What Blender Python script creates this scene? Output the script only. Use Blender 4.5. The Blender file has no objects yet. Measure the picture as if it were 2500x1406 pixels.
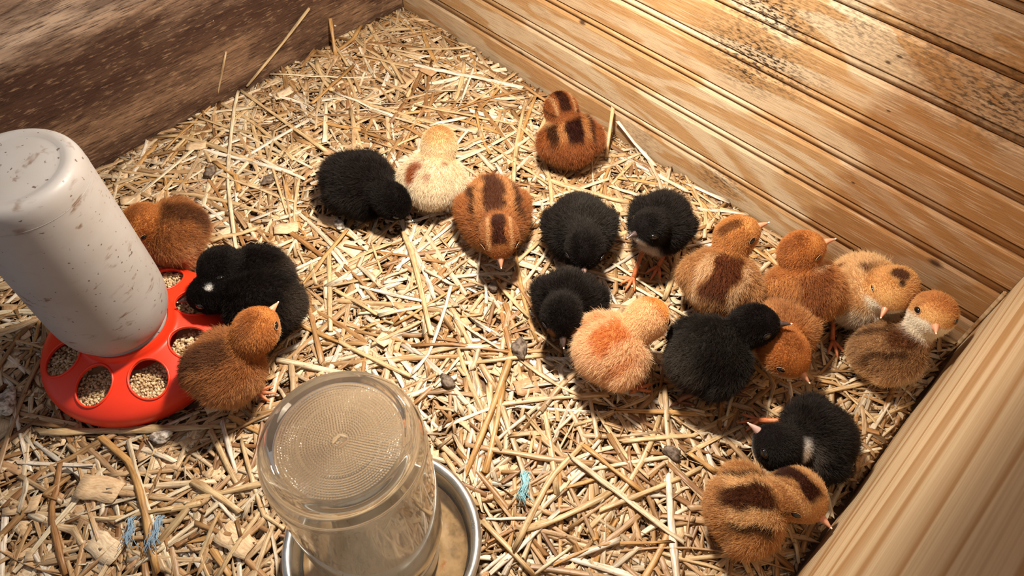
import bpy, bmesh, math, random
import numpy as np
from mathutils import Vector, Matrix

# ------------------------------------------------------------------ camera, world, lamp, exposure
sc = bpy.context.scene
COL = sc.collection
FPX = 1776.93
CAM = np.array([0.727979, -0.544406, 0.56])
EUL = (0.642551, -0.007058, 0.770491)
cd = bpy.data.cameras.new('camera')
cam = bpy.data.objects.new('camera', cd)
COL.objects.link(cam)
cd.sensor_fit = 'HORIZONTAL'
cd.sensor_width = 36.0
cd.lens = FPX / 2500.0 * 36.0
cd.clip_start = 0.01
cd.clip_end = 20
cam.location = CAM
cam.rotation_euler = EUL
sc.camera = cam
cd.dof.use_dof = True
cd.dof.focus_distance = 0.66
cd.dof.aperture_fstop = 28

sc.view_settings.view_transform = 'Standard'
sc.view_settings.look = 'None'
sc.view_settings.gamma = 1.0
sc.view_settings.use_curve_mapping = False
sc.view_settings.exposure = 0.0

wd = bpy.data.worlds.new('world')
sc.world = wd
wd.use_nodes = True
wd.node_tree.nodes['Background'].inputs[0].default_value = (0.80, 0.80, 0.88, 1)
wd.node_tree.nodes['Background'].inputs[1].default_value = 0.30

LAMP = (0.405, -0.21, 0.50)
ld = bpy.data.lights.new('heat_lamp', 'SPOT')
ld.energy = 26.0
ld.color = (1.0, 0.90, 0.76)
ld.shadow_soft_size = 0.022
ld.spot_size = math.radians(150)
ld.spot_blend = 1.0
lamp = bpy.data.objects.new('heat_lamp', ld)
lamp.location = LAMP
COL.objects.link(lamp)

# ------------------------------------------------------------------ helpers
random.seed(7)
rng = np.random.default_rng(11)
ROT = np.array(cam.rotation_euler.to_matrix())
BW = 0.776            # inner width of the box (x), back wall is y = 0


def ray(px, py):
    return ROT @ np.array([px - 1250.0, -(py - 703.0), -FPX])


def at(px, py, z=0.0):
    d = ray(px, py)
    return CAM + d * ((z - CAM[2]) / d[2])


def at_y(px, py, y=-0.004):
    d = ray(px, py)
    return CAM + d * ((y - CAM[1]) / d[1])


def at_x(px, py, x=0.004):
    d = ray(px, py)
    return CAM + d * ((x - CAM[0]) / d[0])


def lin(r, g, b):
    def f(c):
        c /= 255.0
        return c / 12.92 if c <= 0.04045 else ((c + 0.055) / 1.055) ** 2.4
    return (f(r), f(g), f(b), 1.0)


def link(name, data, parent=None):
    o = bpy.data.objects.new(name, data)
    COL.objects.link(o)
    if parent is not None:
        o.parent = parent
    return o


def empty(name, loc):
    o = link(name, None)
    o.location = loc
    o.empty_display_size = 0.01
    return o


def tag(o, label=None, cat=None, group=None, kind=None):
    if label: o['label'] = label
    if cat: o['category'] = cat
    if group: o['group'] = group
    if kind: o['kind'] = kind
    return o


def mesh_from(name, V, F, mat=None, smooth=True, col=None, uv=None):
    """V (n,3) array, F list/array of faces; col (n,4) vertex colours; uv (n,2) vertex uvs"""
    me = bpy.data.meshes.new(name)
    V = np.asarray(V, dtype=np.float32)
    if isinstance(F, np.ndarray) and F.ndim == 2:
        nf, k = F.shape
        me.vertices.add(len(V))
        me.vertices.foreach_set('co', V.ravel())
        me.loops.add(nf * k)
        me.loops.foreach_set('vertex_index', F.astype(np.int32).ravel())
        me.polygons.add(nf)
        me.polygons.foreach_set('loop_start', np.arange(0, nf * k, k, dtype=np.int32))
        me.update(calc_edges=True)
    else:
        me.from_pydata([tuple(map(float, v)) for v in V], [], [tuple(map(int, f)) for f in F])
    if smooth:
        me.polygons.foreach_set('use_smooth', np.ones(len(me.polygons), dtype=bool))
    if col is not None:
        a = me.color_attributes.new('Col', 'FLOAT_COLOR', 'POINT')
        a.data.foreach_set('color', np.asarray(col, dtype=np.float32).ravel())
    if uv is not None:
        li = np.empty(len(me.loops), dtype=np.int32)
        me.loops.foreach_get('vertex_index', li)
        u = me.uv_layers.new(name='UVMap')
        u.data.foreach_set('uv', np.asarray(uv, dtype=np.float32)[li].ravel())
    if mat: me.materials.append(mat)
    me.update()
    return me


# ------------------------------------------------------------------ materials
class NT:
    def __init__(self, name):
        self.m = bpy.data.materials.new(name)
        self.m.use_nodes = True
        self.t = self.m.node_tree
        self.t.nodes.clear()
        self.out = self.t.nodes.new('ShaderNodeOutputMaterial')

    def n(self, typ, **kw):
        nd = self.t.nodes.new(typ)
        for k, v in kw.items():
            if k == 'inp':
                for a, b in v.items():
                    if hasattr(b, 'is_output'):
                        self.t.links.new(b, nd.inputs[a])
                    else:
                        nd.inputs[a].default_value = b
            else:
                setattr(nd, k, v)
        return nd

    def math(self, op, a, b=0.0, c=None, clamp=False):
        d = {0: a, 1: b}
        if c is not None: d[2] = c
        return self.n('ShaderNodeMath', operation=op, use_clamp=clamp, inp=d).outputs[0]

    def ramp(self, fac, stops, interp='LINEAR'):
        r = self.n('ShaderNodeValToRGB', inp={0: fac})
        r.color_ramp.interpolation = interp
        e = r.color_ramp.elements
        while len(e) < len(stops): e.new(0.5)
        for el, (p, c) in zip(e, stops):
            el.position = p
            el.color = c if len(c) == 4 else (*c, 1)
        return r.outputs[0]

    def mix(self, fac, a, b, blend='MIX'):
        m = self.n('ShaderNodeMix', data_type='RGBA', blend_type=blend)
        for idx, v in ((0, fac), (6, a), (7, b)):
            if hasattr(v, 'is_output'): self.t.links.new(v, m.inputs[idx])
            else: m.inputs[idx].default_value = v
        return m.outputs[2]

    def noise(self, vec, scale, detail=4, rough=0.55, dist=0.0):
        return self.n('ShaderNodeTexNoise', inp={'Vector': vec, 'Scale': scale, 'Detail': detail, 'Roughness': rough, 'Distortion': dist}).outputs[0]

    def pos(self, sx=1, sy=1, sz=1, off=(0, 0, 0)):
        g = self.n('ShaderNodeNewGeometry').outputs['Position']
        return self.n('ShaderNodeMapping', inp={0: g, 1: off, 3: (sx, sy, sz)}).outputs[0]

    def bump(self, h, strength=0.3, dist=0.001):
        return self.n('ShaderNodeBump', inp={'Height': h, 'Strength': strength, 'Distance': dist}).outputs[0]

    def principled(self, color, rough=0.5, normal=None, **kw):
        p = self.n('ShaderNodeBsdfPrincipled')
        for k, v in {'Base Color': color, 'Roughness': rough, **kw}.items():
            if hasattr(v, 'is_output'): self.t.links.new(v, p.inputs[k])
            else: p.inputs[k].default_value = v
        if normal is not None: self.t.links.new(normal, p.inputs['Normal'])
        return p.outputs[0]

    def done(self, sh):
        self.t.links.new(sh, self.out.inputs[0])
        return self.m


def mat_beadboard():
    N = NT('pine_beadboard')
    big = N.noise(N.pos(2.6, 1, 13, (3.1, 0, 1.7)), 1.0, 3, 0.5, 0.9)
    rings = N.math('FRACT', N.math('MULTIPLY', big, 6.0))
    patch = N.ramp(rings, [(0.0, (0, 0, 0)), (0.40, (0, 0, 0)), (0.50, (1, 1, 1)), (0.93, (1, 1, 1)), (1.0, (0, 0, 0))])
    base = N.mix(patch, lin(206, 182, 148), lin(184, 144, 98))
    broad = N.noise(N.pos(5, 1, 9, (1, 0, 4)), 1.0, 3, 0.5)
    base = N.mix(N.ramp(broad, [(0.35, (0, 0, 0)), (0.7, (1, 1, 1))]), base, N.mix(0.5, base, lin(164, 116, 68)))
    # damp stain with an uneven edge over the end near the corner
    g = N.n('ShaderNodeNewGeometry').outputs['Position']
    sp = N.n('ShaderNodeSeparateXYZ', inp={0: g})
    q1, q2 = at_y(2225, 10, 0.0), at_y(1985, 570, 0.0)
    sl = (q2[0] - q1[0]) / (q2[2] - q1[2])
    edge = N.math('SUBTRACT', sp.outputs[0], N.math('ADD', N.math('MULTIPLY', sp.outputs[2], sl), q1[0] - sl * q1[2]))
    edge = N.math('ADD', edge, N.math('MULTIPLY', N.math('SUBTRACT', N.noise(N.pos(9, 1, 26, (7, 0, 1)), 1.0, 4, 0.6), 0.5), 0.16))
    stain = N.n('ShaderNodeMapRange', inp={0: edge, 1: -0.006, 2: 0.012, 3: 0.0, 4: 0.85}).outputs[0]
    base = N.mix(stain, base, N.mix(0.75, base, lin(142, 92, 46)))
    fine = N.noise(N.pos(38, 1, 1050), 1.0, 3, 0.7)
    base = N.mix(N.ramp(fine, [(0.36, (0.8, 0.8, 0.8)), (0.52, (0, 0, 0))]), base, N.mix(0.6, base, lin(112, 76, 44)))
    fine2 = N.noise(N.pos(30, 1, 700, (5, 0, 2)), 1.0, 2, 0.5)
    base = N.mix(N.ramp(fine2, [(0.54, (0, 0, 0)), (0.75, (0.45, 0.45, 0.45))]), base, lin(226, 204, 172))
    # mildew, speckled, in a few places
    spk = N.ramp(N.noise(N.pos(160, 1, 520, (2, 0, 2)), 1.0, 3, 0.6), [(0.46, (0, 0, 0)), (0.60, (1, 1, 1))])
    g = N.n('ShaderNodeNewGeometry').outputs['Position']
    tot = None
    for (px, py, rad, amt) in ((1880, 30, .045, 1.0), (1850, 140, .050, 1.0), (1820, 180, .03, .8), (2080, 60, .05, .5), (2440, 250, .06, .75),
                               (1760, 445, .028, .7), (2300, 130, .08, .45), (1560, 330, .03, .35)):
        c = at_y(px, py, 0.0)
        d = N.n('ShaderNodeVectorMath', operation='SUBTRACT', inp={0: g, 1: tuple(c)}).outputs[0]
        d = N.n('ShaderNodeVectorMath', operation='MULTIPLY', inp={0: d, 1: (0.62, 1, 1.35)}).outputs[0]
        ln = N.n('ShaderNodeVectorMath', operation='LENGTH', inp={0: d}).outputs['Value']
        w = N.n('ShaderNodeMapRange', inp={0: ln, 1: 0.0, 2: rad, 3: amt, 4: 0.0}).outputs[0]
        tot = w if tot is None else N.math('MAXIMUM', tot, w)
    msk = N.math('MULTIPLY', tot, N.math('ADD', N.math('MULTIPLY', spk, 1.25), 0.15), clamp=True)
    base = N.mix(msk, base, lin(58, 42, 30))
    for (px, py, rad) in ((2284, 643, .0052), (1918, 422, .0030), (1420, 56, .0034), (1272, 130, .0042), (2196, 138, .0022), (2168, 152, .0022), (1803, 73, .0018), (2169, 271, .0016), (2083, 446, .0016)):
        c = at_y(px, py, 0.0)
        d = N.n('ShaderNodeVectorMath', operation='SUBTRACT', inp={0: g, 1: tuple(c)}).outputs[0]
        d = N.n('ShaderNodeVectorMath', operation='MULTIPLY', inp={0: d, 1: (0.6, 0, 1.2)}).outputs[0]
        ln = N.n('ShaderNodeVectorMath', operation='LENGTH', inp={0: d}).outputs['Value']
        ln = N.math('ADD', ln, N.math('MULTIPLY', N.math('SUBTRACT', fine, 0.5), rad * 1.2))
        w = N.n('ShaderNodeMapRange', inp={0: ln, 1: rad * .35, 2: rad, 3: .9, 4: 0.0}).outputs[0]
        base = N.mix(w, base, lin(62, 38, 24))
    h = N.math('ADD', fine, N.math('MULTIPLY', rings, 0.2))
    return N.done(N.principled(base, 0.55, N.bump(h, 0.35, 0.0006), **{'Specular IOR Level': 0.3}))


def mat_left_wall():
    N = NT('grimy_plywood')
    g = N.n('ShaderNodeNewGeometry').outputs['Position']
    sep = N.n('ShaderNodeSeparateXYZ', inp={0: g})
    z = sep.outputs[2]; y = sep.outputs[1]
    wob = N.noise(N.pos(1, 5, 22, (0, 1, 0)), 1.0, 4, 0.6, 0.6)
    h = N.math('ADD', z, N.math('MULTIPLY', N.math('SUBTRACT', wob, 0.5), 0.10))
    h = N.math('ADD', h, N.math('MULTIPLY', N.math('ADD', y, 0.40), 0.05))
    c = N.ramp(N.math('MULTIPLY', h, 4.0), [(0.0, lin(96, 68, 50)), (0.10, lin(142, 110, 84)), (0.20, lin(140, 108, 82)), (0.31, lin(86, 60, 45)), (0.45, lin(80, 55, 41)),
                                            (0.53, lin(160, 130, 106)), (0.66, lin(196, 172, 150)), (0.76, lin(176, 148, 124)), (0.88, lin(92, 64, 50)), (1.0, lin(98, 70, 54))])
    dark = N.noise(N.pos(1, 9, 40, (0, 4, 2)), 1.0, 5, 0.65)
    c = N.mix(N.ramp(dark, [(0.42, (0.7, 0.7, 0.7)), (0.60, (0, 0, 0))]), c, lin(58, 34, 25))
    fine = N.noise(N.pos(1, 34, 620), 1.0, 4, 0.75)
    c = N.mix(N.ramp(fine, [(0.36, (0.9, 0.9, 0.9)), (0.52, (0, 0, 0))]), c, lin(44, 25, 19))
    fleck = N.noise(N.pos(1, 70, 420, (0, 9, 0)), 1.0, 3, 0.6)
    c = N.mix(N.ramp(fleck, [(0.56, (0, 0, 0)), (0.72, (0.5, 0.5, 0.5))]), c, lin(186, 150, 116))
    drop = N.noise(N.pos(1, 60, 70, (0, 3, 7)), 1.0, 2, 0.5)
    c = N.mix(N.ramp(drop, [(0.755, (0, 0, 0)), (0.775, (1, 1, 1))]), c, lin(222, 206, 192))
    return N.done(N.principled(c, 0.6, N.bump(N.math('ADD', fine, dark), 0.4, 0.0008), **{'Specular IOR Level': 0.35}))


def mat_right_board():
    N = NT('pine_board')
    v = N.pos(3, 0.55, 9.0, (0, 2.2, 3.0))
    w = N.noise(v, 1.0, 2, 0.45, 0.35)
    r = N.math('FRACT', N.math('MULTIPLY', w, 8.0))
    late = N.ramp(r, [(0.0, (0, 0, 0)), (0.42, (0, 0, 0)), (0.80, (1, 1, 1)), (0.92, (0.9, 0.9, 0.9)), (1.0, (0, 0, 0))])
    base = N.mix(late, lin(214, 188, 150), lin(174, 134, 90))
    g = N.n('ShaderNodeNewGeometry').outputs['Position']
    z = N.n('ShaderNodeSeparateXYZ', inp={0: g}).outputs[2]
    zz = N.math('ADD', N.math('MULTIPLY', z, 95.0), N.math('MULTIPLY', w, 5.0))
    r2 = N.math('FRACT', zz)
    near = N.n('ShaderNodeMapRange', inp={0: z, 1: 0.03, 2: 0.10, 3: 0.5, 4: 0.0}).outputs[0]
    st = N.math('MULTIPLY', N.ramp(r2, [(0.3, (0, 0, 0)), (0.8, (1, 1, 1)), (1.0, (0, 0, 0))]), near)
    base = N.mix(st, base, lin(128, 90, 58))
    fine = N.noise(N.pos(1, 8, 500), 1.0, 3, 0.6)
    base = N.mix(N.ramp(fine, [(0.38, (0.35, 0.35, 0.35)), (0.6, (0, 0, 0))]), base, lin(150, 104, 64))
    return N.done(N.principled(base, 0.5, N.bump(fine, 0.15, 0.0004), **{'Specular IOR Level': 0.3}))


def mat_plain_wood(name, c1, c2):
    N = NT(name)
    f = N.noise(N.pos(60, 60, 30), 1.0, 3, 0.6)
    return N.done(N.principled(N.mix(f, c1, c2), 0.6))


def mat_straw():
    N = NT('straw')
    col = N.n('ShaderNodeVertexColor', layer_name='Col').outputs[0]
    uv = N.n('ShaderNodeUVMap').outputs[0]
    mp = N.n('ShaderNodeMapping', inp={0: uv, 3: (14, 0.55, 1)}).outputs[0]
    st = N.noise(mp, 1.0, 3, 0.6)
    c = N.mix(N.ramp(st, [(0.32, (0.85, 0.85, 0.85)), (0.60, (0, 0, 0))]), col, N.mix(1.0, col, lin(182, 148, 108), 'MULTIPLY'))
    mp2 = N.n('ShaderNodeMapping', inp={0: uv, 3: (3, 3.0, 1)}).outputs[0]
    bl = N.noise(mp2, 1.0, 3, 0.6)
    c = N.mix(N.ramp(bl, [(0.58, (0, 0, 0)), (0.78, (0.55, 0.55, 0.55))]), c, N.mix(1.0, c, lin(150, 108, 70), 'MULTIPLY'))
    p = N.principled(c, 0.42, N.bump(st, 0.5, 0.0004), **{'Specular IOR Level': 0.55})
    tr = N.n('ShaderNodeBsdfTranslucent', inp={0: c}).outputs[0]
    m = N.n('ShaderNodeMixShader', inp={0: 0.10, 1: p, 2: tr}).outputs[0]
    return N.done(m)


def mat_flake():
    N = NT('wood_flake')
    col = N.n('ShaderNodeVertexColor', layer_name='Col').outputs[0]
    uv = N.n('ShaderNodeUVMap').outputs[0]
    st = N.noise(N.n('ShaderNodeMapping', inp={0: uv, 3: (2, 22, 1)}).outputs[0], 1.0, 3, 0.6)
    c = N.mix(N.ramp(st, [(0.35, (0.5, 0.5, 0.5)), (0.6, (0, 0, 0))]), col, N.mix(1.0, col, lin(190, 150, 110), 'MULTIPLY'))
    return N.done(N.principled(c, 0.65, N.bump(st, 0.5, 0.0006)))


def mat_simple(name, c, rough=0.5, noise_amt=0.0, c2=None, scale=60, metal=0.0, spec=0.5, bump=0.0):
    N = NT(name)
    col = c
    nrm = None
    if c2 is not None:
        f = N.noise(N.pos(1, 1, 1), scale, 4, 0.6)
        col = N.mix(N.ramp(f, [(0.5 - noise_amt, (0, 0, 0)), (0.5 + noise_amt, (1, 1, 1))]), c, c2)
        if bump: nrm = N.bump(f, bump, 0.001)
    return N.done(N.principled(col, rough, nrm, Metallic=metal, **{'Specular IOR Level': spec}))


def mat_hair():
    N = NT('chick_down')
    c = N.n('ShaderNodeAttribute', attribute_name='hcol').outputs[0]
    d = N.n('ShaderNodeBsdfDiffuse', inp={0: c}).outputs[0]
    t = N.n('ShaderNodeBsdfTranslucent', inp={0: c}).outputs[0]
    m = N.n('ShaderNodeMixShader', inp={0: 0.35, 1: d, 2: t}).outputs[0]
    gl = N.n('ShaderNodeBsdfGlossy', inp={0: (1, .9, .8, 1), 1: 0.55}).outputs[0]
    m = N.n('ShaderNodeMixShader', inp={0: 0.02, 1: m, 2: gl}).outputs[0]
    return N.done(m)


def mat_vcol(name, rough=0.8):
    N = NT(name)
    c = N.n('ShaderNodeVertexColor', layer_name='Col').outputs[0]
    return N.done(N.principled(c, rough, **{'Specular IOR Level': 0.1}))


def mat_bottle():
    N = NT('milky_plastic')
    g = N.n('ShaderNodeTexCoord').outputs['Object']
    sm = N.n('ShaderNodeMapping', inp={0: g, 2: (0.5, 0.3, 0.9), 3: (70, 70, 190)}).outputs[0]
    f = N.noise(sm, 1.0, 3, 0.55, 0.4)
    smear = N.ramp(f, [(0.60, (0, 0, 0)), (0.70, (1, 1, 1))])
    big = N.noise(N.n('ShaderNodeMapping', inp={0: g, 1: (.1, .2, .3), 3: (26, 26, 40)}).outputs[0], 1.0, 3, 0.55)
    smear = N.math('MULTIPLY', smear, N.ramp(big, [(0.42, (0.1, 0.1, 0.1)), (0.60, (1, 1, 1))]))
    dots = N.noise(N.n('ShaderNodeMapping', inp={0: g, 1: (.7, .2, .1), 3: (260, 260, 330)}).outputs[0], 1.0, 1, 0.5)
    dot = N.ramp(dots, [(0.715, (0, 0, 0)), (0.745, (1, 1, 1))])
    film = N.ramp(big, [(0.4, (0, 0, 0)), (0.75, (0.3, 0.3, 0.3))])
    c = N.mix(film, lin(186, 180, 176), lin(160, 144, 128))
    c = N.mix(N.math('MULTIPLY', smear, 0.85), c, lin(122, 88, 58))
    c = N.mix(N.math('MULTIPLY', dot, 0.75), c, lin(84, 56, 36))
    p = N.principled(c, 0.42, None, **{'Specular IOR Level': 0.4, 'Subsurface Weight': 0.35, 'Subsurface Radius': (0.02, 0.018, 0.016), 'Subsurface Scale': 0.5})
    t = N.n('ShaderNodeBsdfTranslucent', inp={0: c}).outputs[0]
    return N.done(N.n('ShaderNodeMixShader', inp={0: 0.12, 1: p, 2: t}).outputs[0])


def mat_glass():
    N = NT('dusty_glass')
    g = N.n('ShaderNodeTexCoord').outputs['Object']
    gl = N.n('ShaderNodeBsdfGlass', inp={0: (0.99, 0.98, 0.95, 1), 1: 0.015, 2: 1.48}).outputs[0]
    f = N.noise(N.n('ShaderNodeMapping', inp={0: g, 3: (14, 14, 9)}).outputs[0], 1.0, 3, 0.5)
    d = N.n('ShaderNodeBsdfDiffuse', inp={0: lin(222, 204, 180)}).outputs[0]
    t = N.n('ShaderNodeBsdfTranslucent', inp={0: lin(234, 216, 190)}).outputs[0]
    haze = N.n('ShaderNodeMixShader', inp={0: 0.55, 1: d, 2: t}).outputs[0]
    amt = N.ramp(f, [(0.35, (0.09, 0.09, 0.09)), (0.65, (0.26, 0.26, 0.26))])
    zz = N.n('ShaderNodeSeparateXYZ', inp={0: g}).outputs[2]
    amt = N.math('MULTIPLY', amt, N.n('ShaderNodeMapRange', inp={0: zz, 1: .185, 2: .199, 3: 1.0, 4: .35}).outputs[0])
    return N.done(N.n('ShaderNodeMixShader', inp={0: amt, 1: gl, 2: haze}).outputs[0])


def mat_galvanised():
    N = NT('galvanised_steel')
    f = N.noise(N.pos(1, 1, 1), 90, 4, 0.6)
    c = N.mix(f, lin(176, 176, 174), lin(214, 214, 210))
    r = N.ramp(f, [(0.3, (0.24, 0.24, 0.24)), (0.7, (0.42, 0.42, 0.42))])
    return N.done(N.principled(c, r, N.bump(f, 0.08, 0.0005), Metallic=0.9))


def mat_tray_floor():
    N = NT('silty_tray')
    f = N.noise(N.pos(1, 1, 1), 55, 5, 0.65)
    c = N.ramp(f, [(0.3, lin(92, 74, 54)), (0.5, lin(168, 140, 104)), (0.62, lin(186, 158, 120)), (0.74, lin(170, 104, 56))])
    return N.done(N.principled(c, 0.3))


M = dict(
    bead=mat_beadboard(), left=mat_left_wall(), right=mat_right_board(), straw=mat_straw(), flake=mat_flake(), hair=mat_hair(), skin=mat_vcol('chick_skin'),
    groove=mat_plain_wood('groove_shadow_wood', lin(96, 58, 34), lin(120, 76, 46)),
    floor=mat_simple('floor_board', lin(120, 88, 58), 0.8, 0.2, lin(90, 62, 40)),
    red=mat_simple('red_plastic', lin(242, 62, 30), 0.36, 0.25, lin(232, 54, 26), 30, spec=0.5),
    bottle=mat_bottle(), glass=mat_glass(), galv=mat_galvanised(), silt=mat_tray_floor(),
    feed=mat_vcol('feed_crumble', 0.85),
    beak=mat_simple('beak_horn', lin(220, 162, 130), 0.4, 0.2, lin(204, 136, 104), 200),
    beak_pink=mat_simple('greyish_pink_beak', lin(208, 172, 160), 0.4, 0.2, lin(176, 138, 128), 200),
    beak_dark=mat_simple('dark_beak_horn', lin(58, 46, 46), 0.35, 0.2, lin(92, 74, 68), 260),
    tip=mat_simple('egg_tooth', lin(240, 222, 204), 0.4),
    eye=mat_simple('eye_black', lin(14, 9, 8), 0.06, spec=0.8),
    lid=mat_simple('eyelid', lin(176, 132, 92), 0.6),
    lid_dark=mat_simple('dark_eyelid', lin(22, 16, 15), 0.6),
    leg=mat_simple('leg_scales', lin(214, 132, 84), 0.45, 0.15, lin(188, 104, 62), 500, bump=0.3),
    leg_dark=mat_simple('dark_leg_scales', lin(120, 74, 52), 0.45, 0.15, lin(84, 52, 40), 500, bump=0.3),
    drop_w=mat_simple('dropping_pale', lin(226, 216, 202), 0.8, 0.12, lin(120, 104, 88), 260, bump=0.6),
    drop_d=mat_simple('dropping_dark', lin(64, 48, 38), 0.7, 0.15, lin(130, 112, 94), 300, bump=0.6),
    twine=mat_simple('twine_blue', lin(126, 190, 204), 0.6, 0.2, lin(168, 208, 214), 300),
    twine_grey=mat_simple('twine_grey_blue', lin(150, 176, 194), 0.6, 0.2, lin(120, 150, 176), 300),
)
wN = NT('tray_water')
M['water'] = wN.done(wN.n('ShaderNodeMixShader', inp={0: 0.88, 1: wN.n('ShaderNodeBsdfGlossy', inp={0: (1, 1, 1, 1), 1: 0.02}).outputs[0],
                                                     2: wN.n('ShaderNodeBsdfTransparent', inp={0: (0.92, 0.88, 0.80, 1)}).outputs[0]}).outputs[0])

# ------------------------------------------------------------------ bedding: deposit straw on a height grid
HZ0 = -0.022
CELL = 0.003
NX, NY = int(BW / CELL) + 2, int(0.80 / CELL) + 2
H = np.full((NX, NY), HZ0)
DISH = np.array([0.249, -0.521]); DISH_R = 0.080
JAR = np.array([0.546, -0.486]); JAR_R = 0.0655


def cells(P):
    ix = np.clip((P[:, 0] / CELL).astype(int), 0, NX - 1)
    iy = np.clip((-P[:, 1] / CELL).astype(int), 0, NY - 1)
    return ix, iy


STRAW_COLS = [lin(*c) for c in ((238, 218, 184), (228, 202, 162), (218, 186, 144), (210, 174, 128), (198, 158, 108), (243, 229, 202), (182, 140, 92), (224, 196, 156), (206, 170, 128), (162, 120, 78))]
WHITE = lin(248, 238, 220)


class Batch:
    def __init__(self):
        self.V, self.F, self.C, self.U, self.n = [], [], [], [], 0

    def add(self, V, F, C, U):
        self.V.append(V); self.F.append(F + self.n); self.C.append(C); self.U.append(U); self.n += len(V)

    def mesh(self, name, mat):
        return mesh_from(name, np.concatenate(self.V), np.concatenate(self.F), mat, True, np.concatenate(self.C), np.concatenate(self.U))


def straw_geo(P, w, th, col, roll=0.0, sides=6, node=True, open_half=False):
    """tapered, flattened tube along the polyline P (n,3); quads only"""
    P = np.asarray(P, float)
    n = len(P)
    T = np.gradient(P, axis=0)
    T /= np.linalg.norm(T, axis=1)[:, None] + 1e-12
    up = np.array([0, 0, 1.0])
    S = np.cross(T, up)
    S /= np.linalg.norm(S, axis=1)[:, None] + 1e-12
    U = np.cross(S, T)
    cr, sr = math.cos(roll), math.sin(roll)
    S, U = S * cr + U * sr, U * cr - S * sr
    k = sides
    ang = np.arange(k) / k * 2 * math.pi + 0.3
    prof = np.stack([np.cos(ang) * w / 2, np.sin(ang) * th / 2], 1)
    if open_half:                       # split stalk: shallow channel
        prof[:, 1] = np.where(prof[:, 1] > 0, prof[:, 1] * -0.25, prof[:, 1])
    wob = 1 + 0.12 * rng.standard_normal(n)
    jn = int(rng.integers(1, n - 1)) if n > 3 and rng.random() < .35 else -1
    if jn > 0: wob[jn] *= 1.22
    V = P[:, None, :] + S[:, None, :] * (prof[None, :, 0] * wob[:, None])[..., None] + U[:, None, :] * (prof[None, :, 1] * wob[:, None])[..., None]
    if k == 6:                          # ends torn at a slant
        V[0] += T[0] * (prof[:, 0] * rng.normal(0, .8) + rng.normal(0, w * .16, k))[:, None]
        V[-1] += T[-1] * (prof[:, 0] * rng.normal(0, .8) + rng.normal(0, w * .16, k))[:, None]
    V = V.reshape(-1, 3)
    i = np.arange(n - 1)[:, None] * k
    j = np.arange(k)[None, :]
    j2 = (j + 1) % k
    F = np.stack([i + j, i + j2, i + k + j2, i + k + j], -1).reshape(-1, 4)
    caps = []
    if k == 6:
        caps = [[0, 3, 2, 1], [0, 5, 4, 3]]
        b = (n - 1) * k
        caps += [[b, b + 1, b + 2, b + 3], [b, b + 3, b + 4, b + 5]]
    elif k == 4:
        b = (n - 1) * k
        caps = [[0, 3, 2, 1], [b, b + 1, b + 2, b + 3]]
    F = np.concatenate([F, np.array(caps)])
    C = np.tile(np.asarray(col, float), (len(V), 1))
    if jn > 0: C[jn * k:(jn + 1) * k, :3] *= .72
    C[:, :3] *= np.clip(1 + 0.05 * rng.standard_normal(n), .8, 1.2).repeat(k)[:, None]
    Lc = np.r_[0, np.cumsum(np.linalg.norm(np.diff(P, axis=0), axis=1))] * 100 + rng.uniform(0, 500)
    Uv = np.stack([np.tile(np.abs(np.arange(k) - k / 2) / k, n) + rng.uniform(0, 50), np.repeat(Lc, k)], 1)
    return V, F, C, Uv


def path2d(c, ang, L, n=5, kink=0.0, curve=0.0):
    t = np.linspace(-0.5, 0.5, n)
    a = ang + curve * t
    if kink:
        a = a + np.where(t > random.uniform(-0.25, 0.25), kink, 0)
    d = np.stack([np.cos(a), np.sin(a)], 1) * (L / (n - 1))
    p = np.cumsum(d, 0)
    return p - p.mean(0) + c


def inside(p, m=0.004):
    """shift a 2d path so that it stays between the walls"""
    lo, hi = p.min(0), p.max(0)
    s = np.zeros(2)
    if lo[0] < m: s[0] = m - lo[0]
    if hi[0] > BW - m: s[0] = BW - m - hi[0]
    if hi[1] > -m: s[1] = -m - hi[1]
    return p + s


def settle(p, th, soft=0.35, lift=0.0):
    """lay a 2d path on the height grid; returns (n,3) and updates the grid"""
    m = max(4, int(np.linalg.norm(p[-1] - p[0]) / 0.0035))
    t = np.linspace(0, 1, m); tp = np.linspace(0, 1, len(p))
    q = np.stack([np.interp(t, tp, p[:, 0]), np.interp(t, tp, p[:, 1])], 1)
    ix, iy = cells(q)
    h = H[ix, iy]
    A = np.stack([np.ones(m), t], 1)
    w = np.ones(m)
    for _ in range(3):
        s = np.linalg.lstsq(A * w[:, None], h * w, rcond=None)[0]
        w = np.where(h > A @ s, 1.6, 0.5)
    line = A @ s
    z = line + soft * np.clip(h - line, -0.004, 0.004) + th * 0.42 + lift
    z = np.minimum(z, 0.016)
    H[ix, iy] = np.maximum(h, np.minimum(z + th * 0.45, h + 0.004))
    zp = np.interp(tp, t, z)
    return np.concatenate([p, zp[:, None]], 1)


def hits(p, grow=0.0):
    if (np.linalg.norm(p - DISH, axis=1) < DISH_R + grow).any(): return True
    if (np.linalg.norm(p - JAR, axis=1) < JAR_R + grow).any(): return True
    return False


# region of floor that any camera near this one can see
def rand_spot():
    while True:
        x, y = rng.uniform(0.003, BW - 0.003), rng.uniform(-0.74, -0.003)
        if y < -0.68 and x < 0.16: continue
        return np.array([x, y])


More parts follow.
